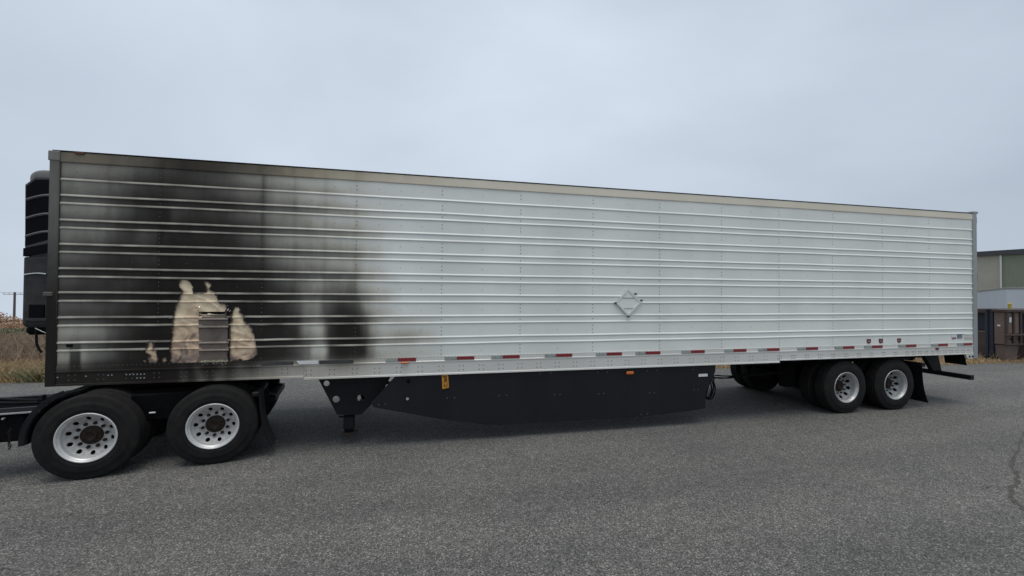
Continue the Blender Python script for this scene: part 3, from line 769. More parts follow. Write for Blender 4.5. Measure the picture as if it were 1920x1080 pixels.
# rear frame and doors
MB().cbox((16.055, -0.026, 0.985), (16.165, 0.10, 4.085), 0.008).build('rear_post', 'post', TR, soot=lambda v: 0.0)
MB().cbox((16.055, WID - 0.10, 0.985), (16.165, WID + 0.02, 4.085), 0.008).build('rear_post', 'post', TR, soot=lambda v: 0.0)
MB().cbox((16.045, -0.030, 4.060), (16.20, WID + 0.02, 4.105), 0.006).build('rear_header', 'post', TR, soot=lambda v: 0.1)
MB().cbox((16.06, 0.12, 0.99), (16.18, WID - 0.12, 1.14), 0.008).build('rear_sill', 'post', TR, soot=lambda v: 0.1)
for y0, y1 in ((0.11, 1.29), (1.30, 2.48)):
    MB().cbox((16.08, y0, 1.15), (16.16, y1, 4.05), 0.01).build('rear_door', 'pwhite', TR)
for z in (3.92, 3.86, 2.62, 1.85, 1.2):
    MB().cbox((16.165, -0.012, z), (16.195, 0.05, z + (0.06 if z > 3.8 else 0.16)), 0.005).build('door_hinge', 'black', TR)
MB().prism([(15.83, 1.078), (16.052, 1.078), (16.052, 0.985), (15.90, 0.985), (15.86, 1.005)], -0.016, 0.02).build('rear_corner_bracket', 'rail', TR, soot=lambda v: 0.0)
for x in (15.93, 16.02): MB().cyl((x, -0.028, 1.03), (x, -0.012, 1.03), 0.02, n=12).build('bracket_bolt', 'black', TR)

# rivets: too small to pick apart, joined
def dome(mb, x, y, z, r, h):
    n = 6
    vs = [(x + r * math.cos(2 * PI * k / n), y, z + r * math.sin(2 * PI * k / n)) for k in range(n)] + [(x, y - h, z)]
    mb.add(vs, [((k + 1) % n, k, n) for k in range(n)], True)
def rivets():
    rr = random.Random(9)
    mb = MB()
    for k in range(int(15.9 / 0.052)):
        x = 0.14 + k * 0.052
        dome(mb, x, -0.0105, 1.318, 0.0055, 0.006)
        if k % 2 == 0: dome(mb, x, -0.0125, 3.931, 0.0055, 0.006)
    for k in range(1, 13):
        x = SEAM0 + SEAMD * k
        z = 1.36
        while z < 3.9:
            if all(abs(z - q) > 0.03 for q in RIBS): dome(mb, x - 0.008, -0.0055, z, 0.0080, 0.005)
            z += 0.058
    for k in range(0, 13):
        for fr in ((0.5,) if k > 3 else (0.25, 0.5, 0.75)):
            x = SEAM0 + SEAMD * (k + fr)
            z = 1.40
            while z < 3.9:
                if all(abs(z - q) > 0.03 for q in RIBS) and not in_hole(x, z): dome(mb, x, -0.0055, z, 0.0055, 0.004)
                z += 0.105
    k = 0
    x = 0.27
    while x < 16.0:
        fr = x > 11.12
        zs = (1.112, 1.165) if fr else (1.108, 1.172)
        if x < 3.0: zs = (1.14, 1.20)
        step = 0.3101 if x < 13.95 else 0.17
        for z in zs:
            for dx in ((-0.032, 0.032) if not fr else (-0.04, 0.0, 0.04)):
                dome(mb, x + dx + rr.uniform(-.004, .004), -0.0105, z, 0.0085 if not fr else 0.010, 0.006)
        x += step
    mb.build('rivets', 'rivet', TR, kind='stuff')
    mb = MB()
    for x, zz in [(0.12, (1.18,)), (0.42, (1.185,)), (0.66, (1.19,)), (0.70, (1.19,)), (0.98, (1.19, 1.14)), (1.02, (1.19, 1.14)), (1.06, (1.19, 1.14)), (0.86, (1.19,)), (0.90, (1.19,)), (0.94, (1.19,))]:
        for z in zz: dome(mb, x, -0.0108, z, 0.010, 0.008)
    mb.build('bright_rivets', 'rivet_bright', TR, kind='stuff')
rivets()

# retro-reflective tape: silver block + red block
TAPES = [(4.11, 4.549), (4.978, 5.429), (5.698, 6.154), (6.572, 7.037), (7.46, 7.925), (8.182, 8.648), (9.064, 9.523), (9.929, 10.39), (10.655, 11.110), (11.522, 11.991), (12.396, 12.862), (13.113, 13.571), (13.985, 14.45), (14.855, 15.313), (15.583, 16.012)]
for a, b in TAPES:
    c = a + (b - a) * 0.40
    o = MB().box((a, -0.0225, 1.266), (c - 0.002, -0.0125, 1.312)).build('reflector_tape', 'tape_white', TR)
    MB().box((c, -0.0225, 1.266), (b, -0.0125, 1.312)).build('red_block', 'tape_red', o)
MB().box((3.20, -0.0225, 1.258), (3.66, -0.0125, 1.308)).build('sooted_tape', 'greystrip', TR)
MB().prism([(2.90, 1.312), (3.185, 1.308), (3.185, 1.262), (2.935, 1.262)], -0.0225, -0.0125).build('blank_white_tape', 'white', TR)
MB().box((2.45, -0.0225, 1.266), (2.86, -0.0125, 1.306)).build('sooted_tape', 'greystrip', TR)
MB().cbox((4.33, -0.05, 1.232), (4.44, -0.012, 1.256), 0.006).build('side_marker_lamp', 'amber', TR)
MB().box((14.98, -0.0235, 1.190), (15.06, -0.0180, 1.232)).build('torn_tape_scrap', 'maroon', TR)
# small shield emblems and rear placards
for x in (13.24, 13.545, 14.015):
    s = MB().prism([(x - .05, 1.442), (x + .05, 1.442), (x + .05, 1.385), (x + .03, 1.362), (x, 1.350), (x - .03, 1.362), (x - .05, 1.385)], -0.010, -0.0045).build('shield_sticker', 'maroon', TR)
    MB().box((x - .034, -0.0115, 1.392), (x + .034, -0.0095, 1.404)).build('sticker_band', 'tape_white', s)
p = MB().box((15.45, -0.010, 1.405), (15.57, -0.0045, 1.490)).build('rear_placard', 'white', TR)
MB().box((15.455, -0.0115, 1.410), (15.565, -0.0095, 1.437)).build('red_print', 'tape_red', p)
p = MB().box((15.605, -0.010, 1.412), (15.74, -0.0045, 1.506)).build('rear_placard', 'blueprint', TR)
MB().box((15.625, -0.0115, 1.42), (15.72, -0.0095, 1.436)).build('grey_print', 'tape_white', p)
p = MB().box((15.80, -0.010, 1.395), (16.03, -0.0045, 1.500)).build('rear_placard', 'white', TR)
for z in (1.40, 1.43, 1.465): MB().box((15.81, -0.0115, z), (16.02, -0.0095, z + 0.012)).build('ochre_print', 'ochre', p)

# flip placard holder
def placard():
    root = empty('placard_holder', TR)
    cx, cz, h = 8.037, 2.151, 0.238
    def dia(s, dx=0, dz=0): return [(cx + dx, cz + dz + s), (cx + dx + s, cz + dz), (cx + dx, cz + dz - s), (cx + dx - s, cz + dz)]
    MB().prism(list(reversed(dia(h - 0.004))), -0.022, -0.016).build('plate', 'panel', root, soot=lambda v: 0.0)
    d = dia(h); e = dia(h - 0.045)
    for k in range(4):
        a, b, c, f = d[k], d[(k + 1) % 4], e[(k + 1) % 4], e[k]
        MB().prism([f, c, b, a], -0.034 if k in (2, 1) else -0.030, -0.0225).build('edge_channel', 'panel', root, soot=lambda v: 0.12)
    MB().box((cx - 0.13, -0.0285, cz + 0.072), (cx + 0.115, -0.0222, cz + 0.082)).build('flip_crease', 'post', root, soot=lambda v: 0.0)
    MB().box((cx - 0.085, -0.0285, cz - 0.104), (cx + 0.10, -0.0222, cz - 0.095)).build('flip_crease', 'post', root, soot=lambda v: 0.0)
    for x, z in ((cx + 0.135, cz + 0.145), (cx + 0.245, cz + 0.035), (cx - 0.235, cz - 0.01), (cx + 0.005, cz - 0.235)):
        MB().cbox((x - 0.02, -0.042, z - 0.016), (x + 0.02, -0.016, z + 0.016), 0.005).build('clip', 'rivet', root)
    root['label'] = 'blank diamond placard holder on the white wall'
placard()
# scars low on the front panel
MB().cbox((0.20, -0.012, 1.565), (0.27, -0.002, 1.60), 0.004).build('burn_scar', 'blackdirt', TR)

# ---- side skirt
def skirt():
    root = empty('side_skirt', TR)
    P = [(4.25, 1.040), (3.915, 0.672), (3.925, 0.61), (3.955, 0.592), (4.954, 0.356), (5.60, 0.240), (5.85, 0.213), (8.275, 0.200), (9.20, 0.245), (9.556, 0.277), (9.575, 0.567), (9.620, 0.66), (9.715, 0.80), (9.765, 0.93), (9.770, 1.040)]
    P = list(reversed(P))
    bm = bmesh.new()
    vv = [bm.verts.new((x, 0.012, z)) for x, z in P]
    bm.faces.new(vv)
    r = bmesh.ops.extrude_face_region(bm, geom=list(bm.faces))
    for v in [g for g in r['geom'] if isinstance(g, bmesh.types.BMVert)]: v.co.y += 0.012
    bmesh.ops.recalc_face_normals(bm, faces=list(bm.faces))
    bm.verts.index_update()
    mb = MB().add([v.co[:] for v in bm.verts], [[v.index for v in f.verts] for f in bm.faces]); bm.free()
    mb.build('skirt_panel', 'skirt', root)
    mb = MB()
    for x, z in ((5.02, .68), (5.13, .68), (5.83, .68), (5.95, .68), (6.74, .65), (6.84, .65), (7.52, .63), (7.61, .63), (8.46, .60), (8.55, .60), (9.33, .62), (9.41, .62), (6.50, 1.0), (6.68, 1.0), (7.5, .985), (7.67, .985), (8.42, .98), (8.6, .98), (9.3, .97), (4.02, .63), (4.11, .635), (8.3, .24), (8.42, .245)):
        mb.cyl((x, 0.004, z), (x, 0.013, z), 0.011, 0.007, n=8)
    mb.build('skirt_bolts', 'rivet', root, kind='stuff')
    MB().cyl((4.43, -0.002, .70), (4.43, 0.013, .70), 0.022, 0.018, n=14).build('skirt_bolt', 'rimgrey', root)
    MB().cyl((4.44, 0.002, .96), (4.44, 0.013, .96), 0.03, 0.028, n=14).build('skirt_grommet', 'blackdirt', root)
    l = MB().cbox((8.015, -0.020, 0.930), (8.155, 0.0118, 0.985), 0.014).build('marker_lamp', 'amber', root)
    MB().cbox((8.005, 0.002, 0.922), (8.165, 0.0116, 0.993), 0.004).build('lamp_base', 'black', l)
    MB().box((9.42, 0.004, 0.842), (9.60, 0.0116, 0.888)).build('white_label', 'white', root)
    t = MB().prism([(4.945, 0.822), (5.045, 0.842), (5.03, 1.035), (4.935, 1.035)], -0.004, 0.004).build('orange_tag', 'orange', root)
    t['label'] = 'hanging orange tag with dark marks'
    for z0, z1, x0, x1 in ((.86, .872, 4.965, 5.02), (.872, .905, 4.965, 4.978), (.872, .905, 5.008, 5.02), (.925, .937, 4.965, 5.02), (.945, .985, 4.972, 5.014), (.995, 1.02, 4.955, 5.012)):
        MB().box((x0, -0.0065, z0), (x1, -0.0045, z1)).build('tag_mark', 'tagdark', t)
    for x in (4.4, 5.6, 6.8, 8.0, 9.3):
        MB().prism([(x - .02, 1.06), (x + .02, 1.06), (x + .02, .5), (x - .02, .5)], 0.026, 0.06).build('skirt_strut', 'black', root)
skirt()
MB().cbox((4.30, 0.95, 0.42), (4.95, 1.40, 0.62), 0.03).build('tool_box', 'rimgrey', TR)
MB().cyl((4.62, 1.0, .40), (4.62, 1.05, .40), .03, n=10).build('box_latch', 'black', TR)

# ---- landing gear
LG = empty('landing_gear', TR)
for k, y in enumerate((0.25, 2.28)):
    outer = [(3.12, 1.05), (3.14, 0.985), (3.403, 0.450), (3.745, 0.432), (3.905, 0.589), (4.072, 0.80), (4.20, 1.05)]
    MB().prism_holes(list(reversed(outer)), [(3.25, 0.925, 0.042), (3.385, 0.682, 0.050), (3.738, 0.682, 0.052)], y, y + 0.012).build('gusset_plate', 'black', LG)
    MB().cbox((3.490, y + 0.02, 0.21), (3.640, y + 0.17, 1.06), 0.012).build('leg', 'black', LG)
    MB().cbox((3.505, y + 0.035, 0.170), (3.625, y + 0.155, 0.212), 0.008).build('inner_leg', 'blackdirt', LG)
    f = MB().cbox((3.470, y - 0.02, 0.135), (3.690, y + 0.20, 0.156), 0.008); f.build('foot', 'hub', LG)
    MB().box((3.43, y - 0.004, 0.405), (3.665, y + 0.018, 0.428)).build('leg_collar', 'blackdirt', LG)
MB().cyl((3.565, 0.45, 0.78), (3.565, 2.25, 0.78), 0.03, n=10).build('cross_shaft', 'black', LG)
MB().tube([(3.7, .6, .95), (4.1, 1.2, .7), (4.25, 1.6, .62)], 0.03).build('diagonal_brace', 'black', LG)
MB().tube([(3.62, .42, .62), (3.30, 1.0, .98), (3.2, 1.6, 1.05)], 0.03).build('diagonal_brace', 'black', LG)

# ---- wheels
def tyre_profile(w=0.275, r=0.512, rim=0.288):
    h = w / 2
    side = [(rim, -h + .030), (rim + .015, -h + .012), (rim + .045, -h + .004), (rim + .05, -h + .001), (rim + .06, -h + .004), (rim + .10, -h - .002), (rim + .13, -h + .001), (rim + .135, -h + .005), (rim + .16, -h + .012), (r - .035, -h + .018), (r - .022, -h + .022), (r - .006, -h + .034), (r, -h + .046)]
    tread = []
    for g in (-.066, -.022, .022, .066):
        tread += [(r + .002, g - .006), (r - .014, g - .0045), (r - .014, g + .0045), (r + .002, g + .006)]
    other = [(a, -b) for a, b in reversed(side)]
    return side + tread + other

def build_wheel(name, parent, rimmat, depth, rise=0.055, nr=.0205, hr=.025, discmat='disc'):
    """dual-outer wheel; outer face towards -y, origin at the rim lip's centre"""
    W = empty(name, parent)
    mb = MB(); mb.lathe([(a, b + 0.1265) for a, b in tyre_profile()], 64); mb.build('tyre', 'tyre', W)
    # rim: lip, barrel, dished disc with ten hand holes
    mb = MB()
    mb.lathe([(.283, .025), (.291, .012), (.300, .003), (.299, -.006), (.291, -.010), (.283, -.006), (.277, .006), (.272, .020), (.262, .024), (.258, .034), (.256, depth - rise - .015), (.250, depth - rise)], 64)
    mb.build('rim', rimmat, W)
    mb = MB()
    r0, r1, y0, y1 = .176, .250, depth, depth - rise
    nb = 10
    for k in range(nb):
        ca = 2 * PI * (k + .5) / nb; ha = PI / nb
        m_ = 24
        def pt(r, a): return (r * math.cos(a), y0 + (y1 - y0) * ((r - r0) / (r1 - r0)) ** 1.0, r * math.sin(a))
        outer = []
        for j in range(6): outer.append((r1, ca - ha + 2 * ha * j / 6))
        for j in range(6): outer.append((r1 + (r0 - r1) * j / 6, ca + ha))
        for j in range(6): outer.append((r0, ca + ha - 2 * ha * j / 6))
        for j in range(6): outer.append((r0 + (r1 - r0) * j / 6, ca - ha))
        rc = .214
        start = math.atan2(-ha * rc, (r1 - rc))
        hole = []
        for (r_, a_) in outer:
            dx, da = r_ - rc, (a_ - ca) * rc
            q = math.hypot(dx, da)
            hole.append((rc + dx / q * hr, ca + da / q * hr / rc))
        vs = [pt(*o) for o in outer] + [pt(*h) for h in hole] + [(pt(*h)[0], pt(*h)[1] + .02, pt(*h)[2]) for h in hole]
        mb.add(vs, [(j, (j + 1) % m_, (j + 1) % m_ + m_, j + m_) for j in range(m_)] + [(j + m_, (j + 1) % m_ + m_, (j + 1) % m_ + 2 * m_, j + 2 * m_) for j in range(m_)], False)
    mb.lathe([(.176, depth), (.172, depth + .004), (.166, depth + .004), (.090, depth + .004)], 40)
    mb.build('wheel_disc', discmat, W)
    depth += .045
    MB().lathe([(.0001, depth + .03), (.25, depth + .03), (.255, .26)], 24).build('brake_drum', 'blackdirt', W)
    mb = MB()
    mb.lathe([(.112, depth - .041), (.112, depth - .060), (.100, depth - .068), (.078, depth - .070), (.070, depth - .080), (.066, depth - .094), (.052, depth - .100), (.046, depth - .088), (.0001, depth - .088)], 28)
    mb.build('hub', 'hub', W)
    mb = MB()
    for k in range(10):
        a = 2 * PI * k / 10
        c = (.147 * math.cos(a), .147 * math.sin(a))
        mb.cyl((c[0], depth - .043, c[1]), (c[0], depth - .066, c[1]), nr, nr * .92, n=8, smooth=False)
        mb.cyl((c[0], depth - .066, c[1]), (c[0], depth - .076, c[1]), .010, n=6, smooth=False)
    mb.build('lug_nuts', 'hub', W, kind='stuff')
    return W

def place_pairs(proto, parent, xs, y_out, y_far, zc=0.505, dual=0.345):
    """near outer+inner and far inner+outer for every axle position"""
    first = True
    rr = random.Random(2)
    for x in xs:
        for y, flip in ((y_out, False), (y_out + dual, False), (y_far - dual, True), (y_far, True)):
            w = proto if first else copy_tree(proto, parent)
            first = False
            w.location = (x, y, zc)
            w.rotation_euler = (0, rr.uniform(0, 1.2), PI if flip else 0)
            if flip: w.rotation_euler = Matrix.Rotation(PI, 3, 'Z').to_euler()

tw = build_wheel('wheel', TR, 'rimgrey', 0.165, rise=.06, nr=.014, hr=.032, discmat='discgrey')
XW = 12.73
place_pairs(tw, TR, (XW, XW + 1.245), 0.030, 2.560)
for x in (XW, XW + 1.245):
    MB().cyl((x, 0.3, .51), (x, 2.3, .51), 0.065, n=14).build('axle', 'blackdirt', TR)
    for y in (0.80, 1.72): MB().cbox((x - .55, y, .56), (x + .30, y + .10, .74), .01).build('suspension_beam', 'blackdirt', TR)
    for y in (0.80, 1.72): MB().lathe([(.0001, 0), (.12, 0), (.13, .05), (.12, .1), (.13, .15), (.12, .2), (.0001, .2)], 16).build('air_spring', 'rubber', TR).matrix_local = Matrix.Translation((x + .25, y + .05, .72)) @ Matrix.Rotation(PI / 2, 4, 'X')
MB().cbox((13.05, -0.003, .235), (13.06, -0.001, .24), .0002).build('valve_mark', 'white', TR) if False else None
for y in (0.72, 1.78): MB().cbox((11.25, y, 0.86), (15.55, y + .09, 1.06), .01).build('slider_rail', 'black', TR)
for x in (11.6, 12.4, 13.35, 14.3, 15.4): MB().cbox((x, .72, .84), (x + .1, 1.87, .98), .01).build('slider_crossmember', 'blackdirt', TR)
MB().cbox((11.9, .62, .42), (12.15, .80, .90), .01).build('hanger', 'blackdirt', TR)
MB().cyl((12.05, 1.0, .55), (12.05, 1.6, .55), .11, n=16).build('air_tank', 'blackdirt', TR)
# flap with curl, hung behind the last tyre
def curved_flap(name, x, y0, y1, zt, zb, curl, parent, n=10, bell=0.0, m='rubber', th=0.012):
    vs = []
    for k in range(n + 1):
        t = k / n
        z = zt + (zb - zt) * t; xx = x + curl * t ** 2.4
        e = bell * t
        vs += [(xx, y0 - e, z), (xx, y1 + e, z), (xx + th, y0 - e, z), (xx + th, y1 + e, z)]
    fs = []
    for k in range(n):
        a, b = 4 * k, 4 * k + 4
        fs += [(a, a + 1, b + 1, b), (a + 3, a + 2, b + 2, b + 3), (a + 2, a, b, b + 2), (a + 1, a + 3, b + 3, b + 1)]
    fs += [(0, 2, 3, 1), (4 * n, 4 * n + 1, 4 * n + 3, 4 * n + 2)]
    return MB().add(vs, fs).build(name, m, parent)
curved_flap('mud_flap', 14.72, 0.06, 0.68, 0.86, 0.09, 0.16, TR)
curved_flap('mud_flap', 14.72, 1.90, 2.50, 0.86, 0.09, 0.10, TR)
MB().cbox((14.66, 0.02, 0.84), (14.76, 1.0, 0.92), .008).build('flap_hanger', 'black', TR)
# rear impact guard
RG = empty('rear_impact_guard', TR)
MB().cbox((16.10, 0.06, 0.510), (16.20, 2.53, 0.610), .008).build('guard_bar', 'black', RG)
for y in (0.62, 1.86):
    MB().prism([(16.06, 1.05), (15.60, 1.05), (15.94, 0.612), (16.18, 0.612)], y, y + .09).build('guard_strut', 'black', RG)
    MB().box((15.55, y - .02, .98), (16.05, y + .12, 1.06)).build('strut_plate', 'black', RG)
curved_flap('short_flap', 15.92, 0.05, 0.42, 1.06, 0.83, 0.04, TR, n=4)
MB().cbox((14.7, .72, .90), (16.05, .86, 1.07), .01).build('rear_frame_rail', 'black', TR)
MB().cbox((14.7, 1.72, .90), (16.05, 1.86, 1.07), .01).build('rear_frame_rail', 'black', TR)
MB().tube([(15.35, .9, .62), (15.43, .9, .78), (15.52, .9, .62)], .012, 6).build('guard_brace', 'black', TR)
# air lines between skirt and axle
def arc_pts(pts, n=8):
    """smooth Catmull-Rom through the points"""
    P = [Vector(p) for p in pts]; out = []
    for i in range(len(P) - 1):
        p0, p1, p2, p3 = P[max(i - 1, 0)], P[i], P[i + 1], P[min(i + 2, len(P) - 1)]
        for k in range(n):
            t = k / n
            out.append(0.5 * ((2 * p1) + (p2 - p0) * t + (2 * p0 - 5 * p1 + 4 * p2 - p3) * t * t + (3 * p1 - p0 - 3 * p2 + p3) * t ** 3))
    out.append(P[-1]); return out
for dy, dz in ((0, 0), (0.05, 0.03), (0.1, -0.02)):
    MB().tube(arc_pts([(11.9, .62 + dy, .72), (10.95, .55 + dy, .70), (10.44, .5 + dy, .682 + dz), (10.20, .5 + dy, .70 + dz), (10.12, .5 + dy, .66), (10.154, .5 + dy, .48 + dz), (10.095, .5 + dy, .318), (9.99, .5 + dy, .303), (9.954, .5 + dy, .386 + dz), (10.012, .5 + dy, .566), (10.095, .5 + dy, .705), (10.12, .5 + dy, 1.05)]), .013, 6).build('air_line', 'rubber', TR)

# ---- refrigeration unit on the nose
RU = empty('refrigeration_unit', TR)
def loft_unit(x_front, y0, y1, z0, z1, rc, name, m, parent, dm=0.11):
    """box with rounded front vertical corners and domed top, front towards -x"""
    seg = 8
    def ring(z, inset):
        xf = x_front + inset
        pts = [(-0.002, y0 + inset * .4)]
        for k in range(seg + 1):
            a = PI / 2 * k / seg
            pts.append((xf + rc - rc * math.sin(a), y0 + inset * .4 + rc - rc * math.cos(a)))
        for k in range(seg + 1):
            a = PI / 2 * k / seg
            pts.append((xf + rc - rc * math.cos(a), y1 - inset * .4 - rc + rc * math.sin(a)))
        pts.append((-0.002, y1 - inset * .4))
        return [(x, y, z) for x, y in pts]
    rings = [ring(z0, 0.03), ring(z0 + .04, 0)]
    rings += [ring(z1 - dm, 0)]
    for k in range(1, 7):
        a = PI / 2 * k / 6
        rings.append(ring(z1 - dm + dm * math.sin(a), dm * (1 - math.cos(a))))
    n = len(rings[0]); vs = [p for r_ in rings for p in r_]
    fs = [(j * n + k, j * n + (k + 1) % n, (j + 1) * n + (k + 1) % n, (j + 1) * n + k) for j in range(len(rings) - 1) for k in range(n)]
    mb = MB().add(vs, fs, False)
    mb.add(vs, [tuple(range(n - 1, -1, -1)), tuple((len(rings) - 1) * n + k for k in range(n))])
    return mb.build(name, m, parent)
loft_unit(-0.443, 0.252, 2.338, 2.62, 3.870, 0.10, 'upper_cowl', 'cowl', RU)
loft_unit(-0.447, 0.248, 2.342, 3.66, 3.878, 0.10, 'cowl_cap', 'cowl_top', RU)
loft_unit(-0.470, 0.24, 2.35, 1.80, 2.72, 0.07, 'lower_cowl', 'cowl', RU, dm=0.02)
MB().cbox((-0.44, 0.26, 1.70), (-0.004, 2.33, 1.82), .04).build('bottom_pan', 'blackdirt', RU)
# side louvre: dark opening, frame, three curved bars
MB().prism([(-0.425, 2.83), (-0.19, 2.90), (-0.004, 2.96), (-0.004, 3.775), (-0.33, 3.765), (-0.438, 3.66)], 0.236, 0.30).build('grille_surround', 'louvre_dark', RU)
MB().prism([(-0.425, 2.86), (-0.19, 2.95), (-0.17, 2.98), (-0.17, 3.745), (-0.33, 3.735), (-0.425, 3.64)], 0.2325, 0.30).build('grille_mesh', 'grill', RU)
for zc in (3.50, 3.255, 3.02):
    pts = [(-0.42 + .25 * k / 8, 0.230, zc - .05 + .07 * math.sin(PI / 2 * k / 8)) for k in range(9)]
    mb = MB()
    vs = []
    for x, y, z in pts: vs += [(x, y, z), (x, y - .012, z + .016), (x, y + .01, z + .042), (x, y + .01, z)]
    mb.add(vs, [(4 * k + a, 4 * k + (a + 1) % 4, 4 * k + 4 + (a + 1) % 4, 4 * k + 4 + a) for k in range(8) for a in range(4)])
    mb.build('louvre_bar', 'louvre', RU)
MB().prism([(-0.441, 2.725), (-0.19, 2.79), (-0.004, 2.83), (-0.004, 2.95), (-0.19, 2.90), (-0.441, 2.83)], 0.231, 0.30).build('grille_sill', 'grill', RU)
MB().tube([(-0.425 + .235 * k / 8, 0.232, 2.485 + .022 * math.sin(PI * k / 10)) for k in range(9)], .010, 6).build('trim_strip', 'silver', RU)
MB().cbox((-0.030, -0.050, 2.210), (0.070, 0.10, 2.265), .008).build('side_bracket', 'post', RU, soot=lambda v: 0.72)
MB().cbox((-0.37, 0.228, 1.93), (-0.20, 0.245, 2.10), .006).build('access_recess', 'grill', RU)
MB().cbox((-0.40, 0.225, 1.875), (-0.17, 0.245, 1.915), .006).build('recess_sill', 'cowl', RU)
MB().cbox((-0.40, 0.5, 3.865), (-0.18, 1.6, 3.905), .01).build('roof_lid', 'cowl', RU)
MB().tube([(-0.30, .24, 1.79), (-0.22, .225, 1.75), (-0.18, .235, 1.725)], .006, 6).build('cut_pipe', 'rimgrey', RU)
MB().tube(arc_pts([(-0.31, .27, 1.76), (-0.30, .26, 1.65), (-0.28, .25, 1.56), (-0.235, .25, 1.47)]), .014, 8).build('drain_hose', 'rubber', RU)

# ------------------------------------------------------------------ tractor (rear end)
TC = empty('semi_tractor', None, (0.6715, -0.3803, 0.0), 0.1497)
tag(TC, 'black semi tractor rear chassis with bright ten-hole wheels under the trailer nose', 'truck')
# local frame: x rearwards, y inwards, origin under the front drive wheel's rim lip
dw = build_wheel('wheel', TC, 'rim', 0.125)
SP = 1.284
place_pairs(dw, TC, (0.0, SP), 0.0, 2.12, dual=0.30)
for x in (0.0, SP):
    MB().cyl((x, .25, .51), (x, 2.2, .51), 0.09, n=16).build('drive_axle', 'blackdirt', TC)
    MB().lathe([(.0001, -.2), (.16, -.15), (.2, 0), (.16, .15), (.0001, .2)], 20).build('differential', 'blackdirt', TC).location = (x, 1.22, .53)
    for y in (.62, 1.66): MB().cbox((x - .35, y, .44), (x + .45, y + .12, .60), .012).build('suspension_arm', 'blackdirt', TC)
    for y in (.66, 1.70):
        MB().lathe([(.0001, 0), (.13, 0), (.14, .06), (.125, .1), (.14, .15), (.13, .24), (.0001, .24)], 18).build('air_bag', 'rubber', TC).matrix_local = Matrix.Translation((x + .42, y, .58)) @ Matrix.Rotation(PI / 2, 4, 'X')
for y in (.78, 1.58):
    # frame rail, its tail tapering down
    MB().prism([(-4.2, .52), (-.5, .52), (-.3, .62), (1.72, .62), (1.90, .62), (1.90, .69), (1.41, .90), (1.1, .965), (0.0, .965), (-.45, .76), (-4.2, .74)][::-1], y, y + .085).build('frame_rail', 'black', TC)
MB().cbox((1.74, .72, .60), (1.915, 1.75, .685), .01).build('tail_crossmember', 'black', TC)
MB().cbox((1.71, .06, .84), (1.80, .80, .90), .01).build('flap_bracket', 'black', TC)
MB().tube(arc_pts([(1.2, .5, .62), (1.55, .52, .60), (1.75, .55, .62), (1.85, .55, .52)]), .014, 6).build('tail_cable', 'rubber', TC)
MB().cbox((.30, .30, .57), (.98, .60, .93), .02).build('suspension_bracket', 'blackdirt', TC)
MB().cbox((.02, .42, .62), (1.30, .78, .955), .02).build('frame_hanger', 'blackdirt', TC)
MB().cbox((.50, .285, .668), (.575, .30, .69), .008).build('bright_fitting', 'white', TC)
def tractor_flap():
    o = curved_flap('mud_flap', 1.80, 0.04, 0.36, 0.93, 0.14, 0.16, TC, bell=0.03)
    return o
tractor_flap()
# fifth wheel plate with its ramps
FW = empty('fifth_wheel', TC)
MB().prism([(-.42, .985), (-.10, 1.035), (.80, 1.035), (1.30, .93), (1.30, .90), (.80, .99), (-.42, .95)][::-1], .55, 1.90).build('top_plate', 'blackdirt', FW)
MB().prism([(.15, .60), (.15, 1.0), (.95, 1.0), (.95, .60)][::-1], .86, 1.58).build('pivot_block', 'blackdirt', FW)
MB().prism([(-.55, .965), (-.15, 1.045), (-.15, 1.01), (-.55, .935)][::-1], .20, .55).build('pickup_ramp', 'blackdirt', FW)
# deck in front of the wheels
MB().cbox((-3.6, .32, .775), (-.50, .60, .800), .006).build('deck_plate', 'blackdirt', TC)
MB().box((-3.6, .30, .790), (-.52, .319, .806)).build('deck_edge', 'rimgrey', TC)
MB().cbox((-1.05, .33, .45), (-.72, .75, .77), .02).build('chain_box', 'blackdirt', TC)
MB().cbox((-3.2, .25, .45), (-1.15, .70, .77), .10).build('fuel_tank', 'blackdirt', TC)
MB().cbox((-1.12, .30, .72), (-1.06, .33, .755), .004).build('tank_strap_end', 'white', TC)
for x in (-1.10, -1.03, -.90): MB().cyl((x, .285, .745), (x, .325, .745), .012, n=8).build('deck_bolt', 'rimgrey', TC)
MB().cbox((-.47, .05, .985), (-.43, .12, 1.04), .004).build('lamp_stub', 'black', TC)
MB().tube(arc_pts([(-3.0, .8, 1.5), (-1.9, .75, .95), (-1.2, .7, .86), (-.65, .65, .84), (-.5, .7, .86)]), .02, 8).build('air_line', 'rubber', TC)
MB().tube(arc_pts([(-3.0, .9, 1.4), (-2.0, .85, 1.0), (-1.3, .8, .90), (-.7, .7, .86), (-.4, .9, .90)]), .02, 8).build('air_line', 'rubber', TC)
